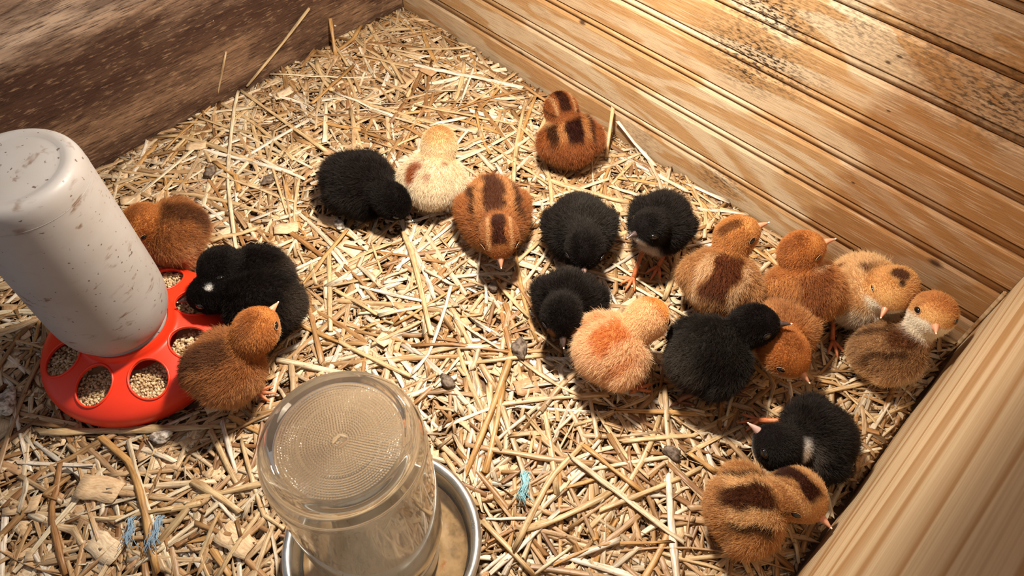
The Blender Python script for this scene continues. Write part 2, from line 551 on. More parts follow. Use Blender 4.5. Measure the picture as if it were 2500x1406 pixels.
chaff = Batch()
for i in range(9000):
    c = rand_spot()
    L = rng.uniform(0.005, 0.022)
    p = inside(path2d(c, rng.uniform(0, math.pi), L, 2 if L < .012 else 3, 0, rng.normal(0, .6)), 0.003)
    w = rng.uniform(0.0012, 0.0042)
    P = settle(p, 0.0011, 0.2)
    P[:, 2] += rng.uniform(-.0015, .0015) + np.linspace(-1, 1, len(P)) * rng.normal(0, 0.0015)
    col = np.array(random.choice(STRAW_COLS)) * np.array([*([rng.uniform(.55, 1.0)] * 3), 1])
    chaff.add(*straw_geo(P, w, 0.0008, col, rng.normal(0, .5), 4))


def flake_geo(c, L, W, ang, col, z=0.0, curl=0.0, tilt=(0, 0)):
    nu, nv = 5, 4
    u, v = np.meshgrid(np.linspace(-.5, .5, nu), np.linspace(-.5, .5, nv), indexing='ij')
    jag = rng.uniform(-.10, .10, (nu, nv))
    x = u * L * (1 + jag * (abs(v) > .4)); y = v * W * (1 + rng.uniform(-.25, .2, (nu, nv)) * (abs(u) > .4)) + rng.uniform(-.06, .06, (nu, 1)) * W
    zz = curl * (u ** 2 * 4 - .3) + rng.uniform(-.0003, .0003, (nu, nv)) + tilt[0] * x + tilt[1] * y
    ca, sa = math.cos(ang), math.sin(ang)
    top = np.stack([c[0] + x * ca - y * sa, c[1] + x * sa + y * ca, z + zz], -1).reshape(-1, 3)
    bot = top - [0, 0, 0.0007]
    V = np.concatenate([top, bot]); o = nu * nv
    idx = np.arange(o).reshape(nu, nv)
    q = np.stack([idx[:-1, :-1], idx[1:, :-1], idx[1:, 1:], idx[:-1, 1:]], -1).reshape(-1, 4)
    rim = np.concatenate([idx[:, 0], idx[-1, 1:], idx[-2::-1, -1], idx[0, -2:0:-1]])
    r2 = np.roll(rim, -1)
    F = np.concatenate([q, q[:, ::-1] + o, np.stack([rim, rim + o, r2 + o, r2], -1)])
    C = np.tile(np.asarray(col, float), (len(V), 1))
    U = np.stack([np.tile(u.ravel(), 2) * L * 100 + rng.uniform(0, 90), np.tile(v.ravel(), 2) * W * 100 * .35 + rng.uniform(0, 90)], 1)
    return V, F, C, U


FLAKE_COLS = [lin(*c) for c in ((226, 198, 158), (218, 188, 148), (206, 172, 130), (232, 210, 176), (190, 152, 112))]
flk = Batch()
for i in range(900):
    c = rand_spot()
    L, W = rng.uniform(.010, .028), rng.uniform(.006, .016)
    if c[0] < .02 or c[0] > BW - .02 or c[1] > -.02: continue
    ix, iy = cells(c[None]); z = H[ix, iy][0]
    H[max(ix[0] - 2, 0):ix[0] + 3, max(iy[0] - 2, 0):iy[0] + 3] = np.maximum(H[max(ix[0] - 2, 0):ix[0] + 3, max(iy[0] - 2, 0):iy[0] + 3], z + .001)
    flk.add(*flake_geo(c, L, W, rng.uniform(0, 6.28), random.choice(FLAKE_COLS), z + .001, rng.uniform(-.002, .003), (rng.normal(0, .12), rng.normal(0, .12))))


def rand_straw(lo, hi, wlo, whi, m=0.004):
    c = rand_spot()
    L = lo + (hi - lo) * rng.random() ** 1.5
    kink = rng.choice([0, 0, 0, 0, 1]) * rng.normal(0, .5)
    return inside(path2d(c, rng.uniform(0, math.pi), L, 6, kink, rng.normal(0, .22)), m), rng.uniform(wlo, whi)


bed = Batch()
NB = 4300
for i in range(900):                    # stalks pushed up along the walls
    k = i % 3
    e = .004 + .045 * rng.random() ** 1.5
    if k == 0: c, a0 = np.array([BW - e, rng.uniform(-.70, -.02)]), math.pi / 2
    elif k == 1: c, a0 = np.array([rng.uniform(.02, BW - .02), -e]), 0.0
    else: c, a0 = np.array([e, rng.uniform(-.60, -.02)]), math.pi / 2
    p = inside(path2d(c, a0 + rng.normal(0, .5), rng.uniform(.025, .075), 5, 0, rng.normal(0, .2)), .003)
    w = rng.uniform(.0025, .0055); th = w * rng.uniform(.15, .45)
    if hits(p, 0.002): continue
    shade = rng.uniform(.72, 1.04)
    bed.add(*straw_geo(settle(p, th), w, th, np.array(random.choice(STRAW_COLS)) * [shade, shade, shade, 1], rng.normal(0, .4), 6, True, rng.random() < .3))
for i in range(NB):
    p, w = rand_straw(0.028, 0.135, 0.0026, 0.0060)
    if hits(p, 0.002) and i > NB * 0.2: continue
    th = w * (rng.uniform(.10, .24) if rng.random() < .55 else rng.uniform(.3, .5))
    half = rng.random() < .3
    P = settle(p, th)
    shade = rng.uniform(.72, 1.04)
    col = np.array(random.choice(STRAW_COLS) if rng.random() > .07 else WHITE) * [shade, shade, shade, 1]
    bed.add(*straw_geo(P, w, th, col, rng.normal(0, .32), 6, True, half))
    if i > NB * .55 and i % 5 == 0:     # a shaving settles between the stalks
        c = rand_spot()
        if .02 < c[0] < BW - .02 and c[1] < -.02 and not hits(c[None], .016):
            ix, iy = cells(c[None]); z = float(H[max(ix[0] - 2, 0):ix[0] + 3, max(iy[0] - 2, 0):iy[0] + 3].mean())
            flk.add(*flake_geo(c, rng.uniform(.008, .024), rng.uniform(.006, .013), rng.uniform(0, 6.28), random.choice(FLAKE_COLS), z + .0006, rng.uniform(-.001, .002), (rng.normal(0, .10), rng.normal(0, .10))))

# small chaff sifted on top of the straw
for i in range(7500):
    c = rand_spot()
    L = rng.uniform(0.004, 0.016)
    p = inside(path2d(c, rng.uniform(0, math.pi), L, 2, 0, 0), 0.003)
    if hits(p, 0.001): continue
    ix, iy = cells(p)
    z = H[ix, iy].mean()
    P = np.concatenate([p, (z + rng.uniform(-.0035, .0008) + np.array([-1, 1]) * rng.normal(0, .0015))[:, None]], 1)
    col = np.array(random.choice(STRAW_COLS)) * np.array([*([rng.uniform(.5, 1.0)] * 3), 1])
    chaff.add(*straw_geo(P, rng.uniform(.0008, .0032), .0006, col, rng.normal(0, .6), 4))

vis = H[5:-5, 5:210]
ZOFF = -float(np.percentile(vis, 60))
FLOOR_Z = HZ0 + ZOFF - 0.002
H += ZOFF
for B in (chaff, flk, bed):
    B.V = [v + np.array([0, 0, ZOFF]) for v in B.V]
tag(link('straw_bedding', bed.mesh('straw_bedding', M['straw'])), 'deep layer of tangled golden straw covering the whole floor', 'straw', kind='stuff')
tag(link('straw_chaff', chaff.mesh('straw_chaff', M['straw'])), 'fine broken straw chaff filling gaps between the stalks', 'chaff', kind='stuff')
tag(link('wood_shavings', flk.mesh('wood_shavings', M['flake'])), 'pale wood shavings showing under and between the straw', 'wood shavings', kind='stuff')

# ------------------------------------------------------------------ the box
def box_mesh(name, lo, hi, mat, bevel=0.0):
    lo, hi = np.array(lo, float), np.array(hi, float)
    bm = bmesh.new()
    bmesh.ops.create_cube(bm, size=1)
    for v in bm.verts:
        v.co = Vector((lo + hi) / 2 + np.array(v.co) * (hi - lo))
    if bevel:
        bmesh.ops.bevel(bm, geom=bm.edges[:], offset=bevel, segments=2, affect='EDGES')
    me = bpy.data.meshes.new(name)
    bm.to_mesh(me); bm.free()
    me.materials.append(mat)
    return me


WTOP = 0.445
tag(link('floor', box_mesh('floor', (-.02, -.80, FLOOR_Z - .012), (BW + .02, .02, FLOOR_Z), M['floor'])), kind='structure')
tag(link('wall_left', box_mesh('wall_left', (-.014, -.80, FLOOR_Z), (0, 0, WTOP), M['left'], .001)), kind='structure')
tag(link('wall_right', box_mesh('wall_right', (BW, -.80, FLOOR_Z), (BW + .02, 0, WTOP), M['right'], .0012)), kind='structure')
tag(link('trim_1', box_mesh('trim_1', (BW - .0036, -.004, FLOOR_Z), (BW - .0004, -.0004, 0.080), M['right'], .0008)), kind='structure')

wb = tag(link('wall_back', box_mesh('wall_back', (-.014, .0052, FLOOR_Z), (BW + .02, .012, WTOP), M['groove'])), kind='structure')
Z0, PITCH = 0.03836, 0.042568
BEADW = 0.0066


def extrude_x(name, prof, x0, x1, mat, smooth=False):
    n = len(prof)
    V = [(x0, y, z) for y, z in prof] + [(x1, y, z) for y, z in prof]
    F = [[i, (i + 1) % n, (i + 1) % n + n, i + n] for i in range(n)] + [list(range(n))[::-1], list(range(n, 2 * n))]
    me = mesh_from(name, np.array(V), F, mat, smooth)
    bm = bmesh.new(); bm.from_mesh(me)
    bmesh.ops.recalc_face_normals(bm, faces=bm.faces[:])
    bm.to_mesh(me); bm.free()
    return me


for k in range(-1, 10):
    zlo = FLOOR_Z if k < 0 else Z0 + (k) * PITCH
    zhi = min(WTOP, Z0 + (k + 1) * PITCH - BEADW - 0.0012)
    if zhi - zlo < 0.004: break
    # face of the strip, softened lower edge, long chamfer along its upper edge
    prof = [(.0052, zlo), (.0016, zlo), (.0005, zlo + .0004), (.0, zlo + .0013), (.0, zhi - .0045), (.0020, zhi), (.0052, zhi)]
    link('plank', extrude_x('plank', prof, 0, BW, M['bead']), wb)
    zb = zhi + 0.0004
    if zb + BEADW < WTOP:
        pr = [(.0052, zb)]
        for a in np.linspace(-90, 90, 9):
            pr.append((.0026 - .0030 * math.cos(math.radians(a)), zb + BEADW / 2 + (BEADW / 2 - .0003) * math.sin(math.radians(a))))
        pr.append((.0052, zb + BEADW))
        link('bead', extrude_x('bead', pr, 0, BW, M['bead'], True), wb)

# ------------------------------------------------------------------ lathe
def lathe(name, prof, mat, seg=96, closed=False, smooth=True):
    prof = np.array(prof, float)
    n = len(prof)
    a = np.arange(seg) / seg * 2 * math.pi
    V = np.stack([prof[:, None, 0] * np.cos(a), prof[:, None, 0] * np.sin(a), np.repeat(prof[:, 1:2], seg, 1)], -1).reshape(-1, 3)
    m = n if closed else n - 1
    i = np.arange(m)[:, None]; i2 = (i + 1) % n
    j = np.arange(seg)[None]; j2 = (j + 1) % seg
    F = np.stack([i * seg + j, i * seg + j2, i2 * seg + j2, i2 * seg + j], -1).reshape(-1, 4)
    me = mesh_from(name, V, F, mat, smooth)
    bm = bmesh.new(); bm.from_mesh(me)
    bmesh.ops.remove_doubles(bm, verts=bm.verts[:], dist=1e-6)
    bmesh.ops.dissolve_degenerate(bm, edges=bm.edges[:], dist=1e-7)
    bmesh.ops.recalc_face_normals(bm, faces=bm.faces[:])
    bm.to_mesh(me); bm.free()
    if smooth: me.polygons.foreach_set('use_smooth', np.ones(len(me.polygons), dtype=bool))
    return me


def smooth_prof(pts, sub=4):
    """Catmull-Rom through 2d profile points"""
    p = np.array(pts, float)
    p = np.vstack([2 * p[0] - p[1], p, 2 * p[-1] - p[-2]])
    out = []
    for i in range(1, len(p) - 2):
        for t in np.linspace(0, 1, sub, endpoint=False):
            out.append(0.5 * (2 * p[i] + (p[i + 1] - p[i - 1]) * t + (2 * p[i - 1] - 5 * p[i] + 4 * p[i + 1] - p[i + 2]) * t ** 2 + (-p[i - 1] + 3 * p[i] - 3 * p[i + 1] + p[i + 2]) * t ** 3))
    out.append(p[-2])
    return np.array(out)


# ------------------------------------------------------------------ feeder
feeder = tag(empty('chick_feeder', (DISH[0], DISH[1], -0.002)), 'red round feeder with oval holes under a milky white plastic bottle', 'feeder')
top_pts = [(.0795, .002), (.0812, .008), (.0815, .013), (.0800, .018), (.0760, .0225), (.0690, .0270), (.0570, .0318), (.0460, .0352), (.0400, .0375), (.0385, .0420), (.0375, .0450)]
outer = smooth_prof(top_pts, 4)
inner = [(r - .0016, z - .0017) for r, z in outer[::-1] if z > .0045]
prof = list(map(tuple, outer)) + [(.0355, .0450)] + [q for q in inner if q[0] > .034] + [(.0775, .0036), (.0200, .0036), (.0, .0036), (.0, .002)]
me = lathe('feeder_base', prof, M['red'], 128, closed=True)
base = link('feeder_base', me, feeder)
# cut the eight holes
HOLES = [math.radians(-14.5 + 45 * k) for k in range(8)]
HR, HA, HB = .0568, .0165, .0152      # centre radius, radial and tangential half-axes
cut = bmesh.new()
for a in HOLES:
    seg = 40
    ring = []
    for zz in (.012, .060):
        ring.append([cut.verts.new((HR * math.cos(a) + HA * math.cos(t) * math.cos(a) - HB * math.sin(t) * math.sin(a),
                                    HR * math.sin(a) + HA * math.cos(t) * math.sin(a) + HB * math.sin(t) * math.cos(a), zz)) for t in np.arange(seg) / seg * 2 * math.pi])
    for i in range(seg):
        cut.faces.new((ring[0][i], ring[0][(i + 1) % seg], ring[1][(i + 1) % seg], ring[1][i]))
    cut.faces.new(ring[0][::-1]); cut.faces.new(ring[1])
cm = bpy.data.meshes.new('cutter')
bmesh.ops.recalc_face_normals(cut, faces=cut.faces[:])
cut.to_mesh(cm); cut.free()
co = bpy.data.objects.new('cutter', cm)
COL.objects.link(co)
co.location = feeder.location
md = base.modifiers.new('holes', 'BOOLEAN')
md.object = co; md.operation = 'DIFFERENCE'; md.solver = 'EXACT'
bpy.context.view_layer.update()
dg = bpy.context.evaluated_depsgraph_get()
nm = bpy.data.meshes.new_from_object(base.evaluated_get(dg))
base.modifiers.clear()
base.data = nm
nm.materials.clear(); nm.materials.append(M['red'])
bpy.data.objects.remove(co)
try:
    nm.set_sharp_from_angle(angle=math.radians(40))
except Exception:
    pass


def top_z(r):
    o = outer[np.argsort(outer[:, 0])]
    o = o[o[:, 1] > .012]
    return float(np.interp(r, o[:, 0], o[:, 1]))


def tube(name, P, R, mat, sides=8, closed=False, ends=True):
    P = np.asarray(P, float); n = len(P)
    R = np.broadcast_to(np.asarray(R, float), (n,))
    T = (np.roll(P, -1, 0) - np.roll(P, 1, 0)) if closed else np.gradient(P, axis=0)
    T /= np.linalg.norm(T, axis=1)[:, None] + 1e-12
    ref = np.array([0, 0, 1.0]) if abs(T[:, 2]).mean() < .8 else np.array([1.0, 0, 0])
    S = np.cross(T, ref); S /= np.linalg.norm(S, axis=1)[:, None] + 1e-12
    U = np.cross(S, T)
    a = np.arange(sides) / sides * 2 * math.pi
    V = (P[:, None] + S[:, None] * (np.cos(a)[None] * R[:, None])[..., None] + U[:, None] * (np.sin(a)[None] * R[:, None])[..., None]).reshape(-1, 3)
    m = n if closed else n - 1
    i = np.arange(m)[:, None]; i2 = (i + 1) % n; j = np.arange(sides)[None]; j2 = (j + 1) % sides
    F = np.stack([i * sides + j, i * sides + j2, i2 * sides + j2, i2 * sides + j], -1).reshape(-1, 4).tolist()
    if not closed and ends:
        F += [list(range(sides))[::-1], list(range((n - 1) * sides, n * sides))]
    if name is None: return V, F
    return mesh_from(name, V, F, mat)


for a in HOLES:
    t = np.arange(40) / 40 * 2 * math.pi
    lr = HR + (HA + .0004) * np.cos(t); lt = (HB + .0004) * np.sin(t)
    x = lr * math.cos(a) - lt * math.sin(a); y = lr * math.sin(a) + lt * math.cos(a)
    z = np.array([top_z(math.hypot(p, q)) for p, q in zip(x, y)]) + .0003
    link('hole_rim', tube('hole_rim', np.stack([x, y, z], 1), .0010, M['red'], 6, True), feeder)

BO = np.array([-.0025, -.0015])       # the bottle sits a touch off the centre of its dish
bp = [(.0, .2205), (.018, .2203), (.0300, .2196), (.0330, .2200), (.0365, .2206), (.0400, .2198), (.0428, .2168), (.0443, .2120), (.0448, .2060), (.0452, .190), (.0458, .150), (.0462, .110), (.0463, .088),
      (.0462, .078), (.0455, .068), (.0436, .058), (.0405, .0505), (.0372, .0470), (.0362, .0455), (.0368, .0440), (.0372, .0415), (.0365, .0400), (.0340, .0385), (.0335, .0300)]
bme = lathe('bottle', smooth_prof(bp, 4), M['bottle'], 96)
bo = link('bottle', bme, feeder)
bo.location = (BO[0], BO[1], 0.002)
ridge = link('bottle_ridge', lathe('bottle_ridge', [(.0445 + .0006 * math.cos(t), .2035 + .0006 * math.sin(t)) for t in np.arange(6) / 6 * 2 * math.pi], M['bottle'], 96, True), bo)

# feed crumbles in the tray: one mass
def chunk(nv=1):
    bm = bmesh.new()
    bmesh.ops.create_icosphere(bm, subdivisions=1, radius=1)
    V = np.array([v.co for v in bm.verts]); F = np.array([[v.index for v in f.verts] for f in bm.faces]); bm.free()
    return V, F


ico_V, ico_F = chunk()
fv, ff, fc, nn = [], [], [], 0
FEED_COLS = [np.array(lin(*c)) for c in ((222, 196, 156), (206, 176, 134), (232, 210, 172), (188, 156, 116))]
for a in HOLES:
    if math.cos(a) < -.97: pass
    for layer in range(2):
        for k in range(330):
            rr = math.sqrt(rng.random()) * .0205; tt = rng.uniform(0, 6.283)
            x = HR * math.cos(a) + rr * math.cos(tt); y = HR * math.sin(a) + rr * math.sin(tt)
            if math.hypot(x, y) > .0745: continue
            s = rng.uniform(.0008, .0016)
            V = ico_V * s * rng.uniform(.7, 1.25, 3) * (1 + .25 * rng.standard_normal((len(ico_V), 1)).clip(-1, 1))
            V = V + [x, y, .0185 + layer * .0014 + rng.uniform(-.0006, .0008) + .0015 * math.sin(x * 150) * math.cos(y * 130)]
            fv.append(V); ff.append(ico_F + nn); nn += len(V)
            fc.append(np.tile(FEED_COLS[rng.integers(4)] * [*([rng.uniform(.8, 1.05)] * 3), 1], (len(V), 1)))
feed = link('feed_crumbles', mesh_from('feed_crumbles', np.concatenate(fv), np.concatenate(ff), M['feed'], False, np.concatenate(fc)))
feed.location = feeder.location
tag(feed, 'pale tan feed crumbles lying inside the red feeder', 'feed', kind='stuff')
fb = link('feed_bed', lathe('feed_bed', [(.034, .0180), (.05, .0184), (.070, .0176), (.0755, .0100)], mat_simple('feed_dust', lin(176, 146, 108), 0.9, 0.2, lin(150, 120, 86), 400, bump=.5), 64), feed)

# ------------------------------------------------------------------ waterer
wt = tag(empty('poultry_waterer', (JAR[0], JAR[1], -0.002)), 'upturned glass jar standing in a round galvanised metal drinking tray', 'waterer')
tp = [(.0, .0060), (.030, .0060), (.058, .0060), (.0615, .0080), (.0630, .0130), (.0640, .0230), (.0650, .0282)]
rb = [(.0682 + .0036 * math.cos(t), .0290 + .0036 * math.sin(t)) for t in np.radians(np.arange(200, -110, -24))]
tray_prof = smooth_prof(tp, 3).tolist() + rb + [(.0668, .0240), (.0655, .0020), (.064, .0), (.0, .0)]
tray = link('tray', lathe('tray', tray_prof, M['galv'], 128), wt)
link('silt', lathe('silt', [(.0, .0064), (.0560, .0064), (.0600, .0078), (.0608, .0100)], M['silt'], 96), tray)
link('water', lathe('water', [(.0, .0165), (.040, .0165), (.0625, .0165), (.0634, .0172)], M['water'], 96), wt)
cup = link('screw_cap', lathe('screw_cap', smooth_prof([(.0, .0095), (.036, .0095), (.0392, .0110), (.0400, .0160), (.0396, .0300), (.0404, .0330), (.0390, .0345)], 3), M['galv'], 96), wt)

# jar glass: outer skin down to the mouth, inner skin back up
jo = [(.0345, .2015), (.0365, .2030), (.0390, .2032), (.0420, .2012), (.0444, .1965), (.0458, .1890), (.0462, .1800), (.0463, .150), (.0463, .100), (.0460, .072), (.0450, .060), (.0425, .0490), (.0395, .0420), (.0378, .0370), (.0372, .0310), (.0372, .0140)]
outer_j = smooth_prof(jo, 4)
inner_j = np.array([(r - .0030, min(z, .2030) - (.0030 if z > .19 else 0)) for r, z in outer_j[::-1]])
inner_j = inner_j[(inner_j[:, 1] < .1965)]
# stippled bottom of the jar: dots raised on rings
rings = np.arange(0, .0345, .00036)
seg = 420
ang = np.arange(seg) / seg * 2 * math.pi


def dotz(r):
    base_z = .1990 + .0025 * (r / .0345) ** 2
    if .0213 < r < .0226: return np.full(seg, base_z + .0004)
    if r < .0045 or r > .0335: return np.full(seg, base_z)
    kring = int(r / .00145); rc = (kring + .5) * .00145
    cnt = max(6, int(round(2 * math.pi * rc / .00155)))
    ph = (ang / (2 * math.pi) * cnt + .5 * (kring % 2)) % 1 - .5
    d2 = ((r - rc) / .00052) ** 2 + (ph * 2 * math.pi * rc / cnt / .00052) ** 2
    return base_z + .00078 * np.exp(-d2)


V = [[(0, 0, .1990)]]
F = []
for r in rings[1:]:
    z = dotz(r)
    V.append(np.stack([r * np.cos(ang), r * np.sin(ang), z], 1))
for r, z in outer_j: V.append(np.stack([r * np.cos(ang), r * np.sin(ang), np.full(seg, z)], 1))
for r, z in inner_j: V.append(np.stack([r * np.cos(ang), r * np.sin(ang), np.full(seg, z)], 1))
for r, z in ((.030, .1945), (.018, .1942)): V.append(np.stack([r * np.cos(ang), r * np.sin(ang), np.full(seg, z)], 1))
nr = len(V) - 1
VV = np.concatenate([np.array(v, float) for v in V] + [np.array([[0, 0, .1940]])])
j = np.arange(seg); j2 = (j + 1) % seg
Fq = [np.stack([1 + i * seg + j, 1 + i * seg + j2, 1 + (i + 1) * seg + j2, 1 + (i + 1) * seg + j], -1) for i in range(nr - 1)]
F = np.concatenate(Fq).tolist() + [[0, 1 + b, 1 + a] for a, b in zip(j, j2)] + [[1 + (nr - 1) * seg + a, 1 + (nr - 1) * seg + b, len(VV) - 1] for a, b in zip(j, j2)]
jm = mesh_from('glass_jar', VV, F, M['glass'])
bm = bmesh.new(); bm.from_mesh(jm); bmesh.ops.recalc_face_normals(bm, faces=bm.faces[:]); bm.to_mesh(jm); bm.free()
jar = link('glass_jar', jm, wt)
# moulded mark in the middle of the jar bottom (a small 3-like curl)
th = np.radians(np.linspace(150, -110, 14))
curl1 = np.stack([.0009 * np.cos(th), .0011 + .0010 * np.sin(th), np.zeros(14)], 1)
th = np.radians(np.linspace(110, -150, 14))
curl2 = np.stack([.0009 * np.cos(th), -.0011 + .0010 * np.sin(th), np.zeros(14)], 1)
mk = link('moulded_mark', tube('moulded_mark', np.concatenate([curl1, curl2]) * 1.2, .00035, M['glass'], 6), jar)
mk.location = (0, 0, .1992); mk.rotation_euler = (0, 0, math.radians(5))
# jar water inside, low in the jar
# ------------------------------------------------------------------ chicks
def surface_nets(f, origin, h, shape):
    """f: scalar grid (nx,ny,nz), negative inside -> quads"""
    s = f < 0
    nx, ny, nz = f.shape
    corners = [(i, j, k) for i in (0, 1) for j in (0, 1) for k in (0, 1)]
    sl = lambda a, c: a[c[0]:nx - 1 + c[0], c[1]:ny - 1 + c[1], c[2]:nz - 1 + c[2]]
    cnt = sum(sl(s, c).astype(np.int8) for c in corners)
    act = (cnt > 0) & (cnt < 8)
    idx = -np.ones(act.shape, dtype=np.int64)
    idx[act] = np.arange(act.sum())
    acc = np.zeros((act.sum(), 3)); num = np.zeros(act.sum())
    for a in corners:
        for ax in range(3):
            if a[ax]: continue
            b = list(a); b[ax] = 1
            fa, fb_ = sl(f, a)[act], sl(f, b)[act]
            cr = (fa < 0) != (fb_ < 0)
            t = np.where(cr, fa / np.where(cr, fa - fb_, 1), 0)
            p = np.tile(np.array(a, float), (len(t), 1)); p[:, ax] += t
            acc[cr] += p[cr]; num[cr] += 1
    base = np.argwhere(act)
    V = origin + (base + acc / num[:, None]) * h
    Q = []
    for ax in range(3):
        b, c = (ax + 1) % 3, (ax + 2) % 3
        lo = [slice(1, n - 1) for n in f.shape]; lo[ax] = slice(0, f.shape[ax] - 1)
        hi = list(lo); hi[ax] = slice(1, f.shape[ax])
        s0, s1 = s[tuple(lo)], s[tuple(hi)]
        e = np.argwhere(s0 != s1)
        if not len(e): continue
        flip = s0[tuple(e.T)]
        e = e + np.array([0 if d == ax else 1 for d in range(3)])
        def cell(db, dc):
            q = e.copy(); q[:, b] -= db; q[:, c] -= dc
            return idx[tuple(q.T)]
        q = np.stack([cell(1, 1), cell(0, 1), cell(0, 0), cell(1, 0)], 1)
        q[~flip] = q[~flip][:, ::-1]
        Q.append(q)
    return V, np.concatenate(Q)


def smin(a, b, k):
    h = np.clip(.5 + .5 * (b - a) / k, 0, 1)
    return b * (1 - h) + a * h - k * h * (1 - h)


def ell(P, c, R, rad):
    q = (P - c) @ R            # columns of R = local axes
    rad = np.asarray(rad)
    k0 = np.linalg.norm(q / rad, axis=-1)
    k1 = np.linalg.norm(q / rad ** 2, axis=-1) + 1e-9
    return k0 * (k0 - 1) / k1


def cap(P, a, b, ra, rb):
    ab = b - a
    t = np.clip(((P - a) @ ab) / (ab @ ab), 0, 1)
    return np.linalg.norm(P - a - t[..., None] * ab, axis=-1) - (ra + (rb - ra) * t)


def unit(v):
    return v / (np.linalg.norm(v) + 1e-12)


def frame(fwd, up=(0, 0, 1.0)):
    x = unit(np.asarray(fwd, float))
    y = unit(np.cross(np.asarray(up, float), x))
    return np.stack([x, y, np.cross(x, y)], 1)


def sm(a, b, x):
    t = np.clip((x - a) / (b - a), 0, 1)
    return t * t * (3 - 2 * t)


def C3(*c):
    return np.array(lin(*c)[:3])


def mixc(c, d, w):
    return c * (1 - w[:, None]) + d * w[:, None]


def pnoise(P, f, s):
    return (np.sin(P[:, 0] * f + s) * np.cos(P[:, 1] * f * 1.13 + s * 2) + np.sin(P[:, 2] * f * .9 + s * 3 + P[:, 0] * f * .5)) * .5


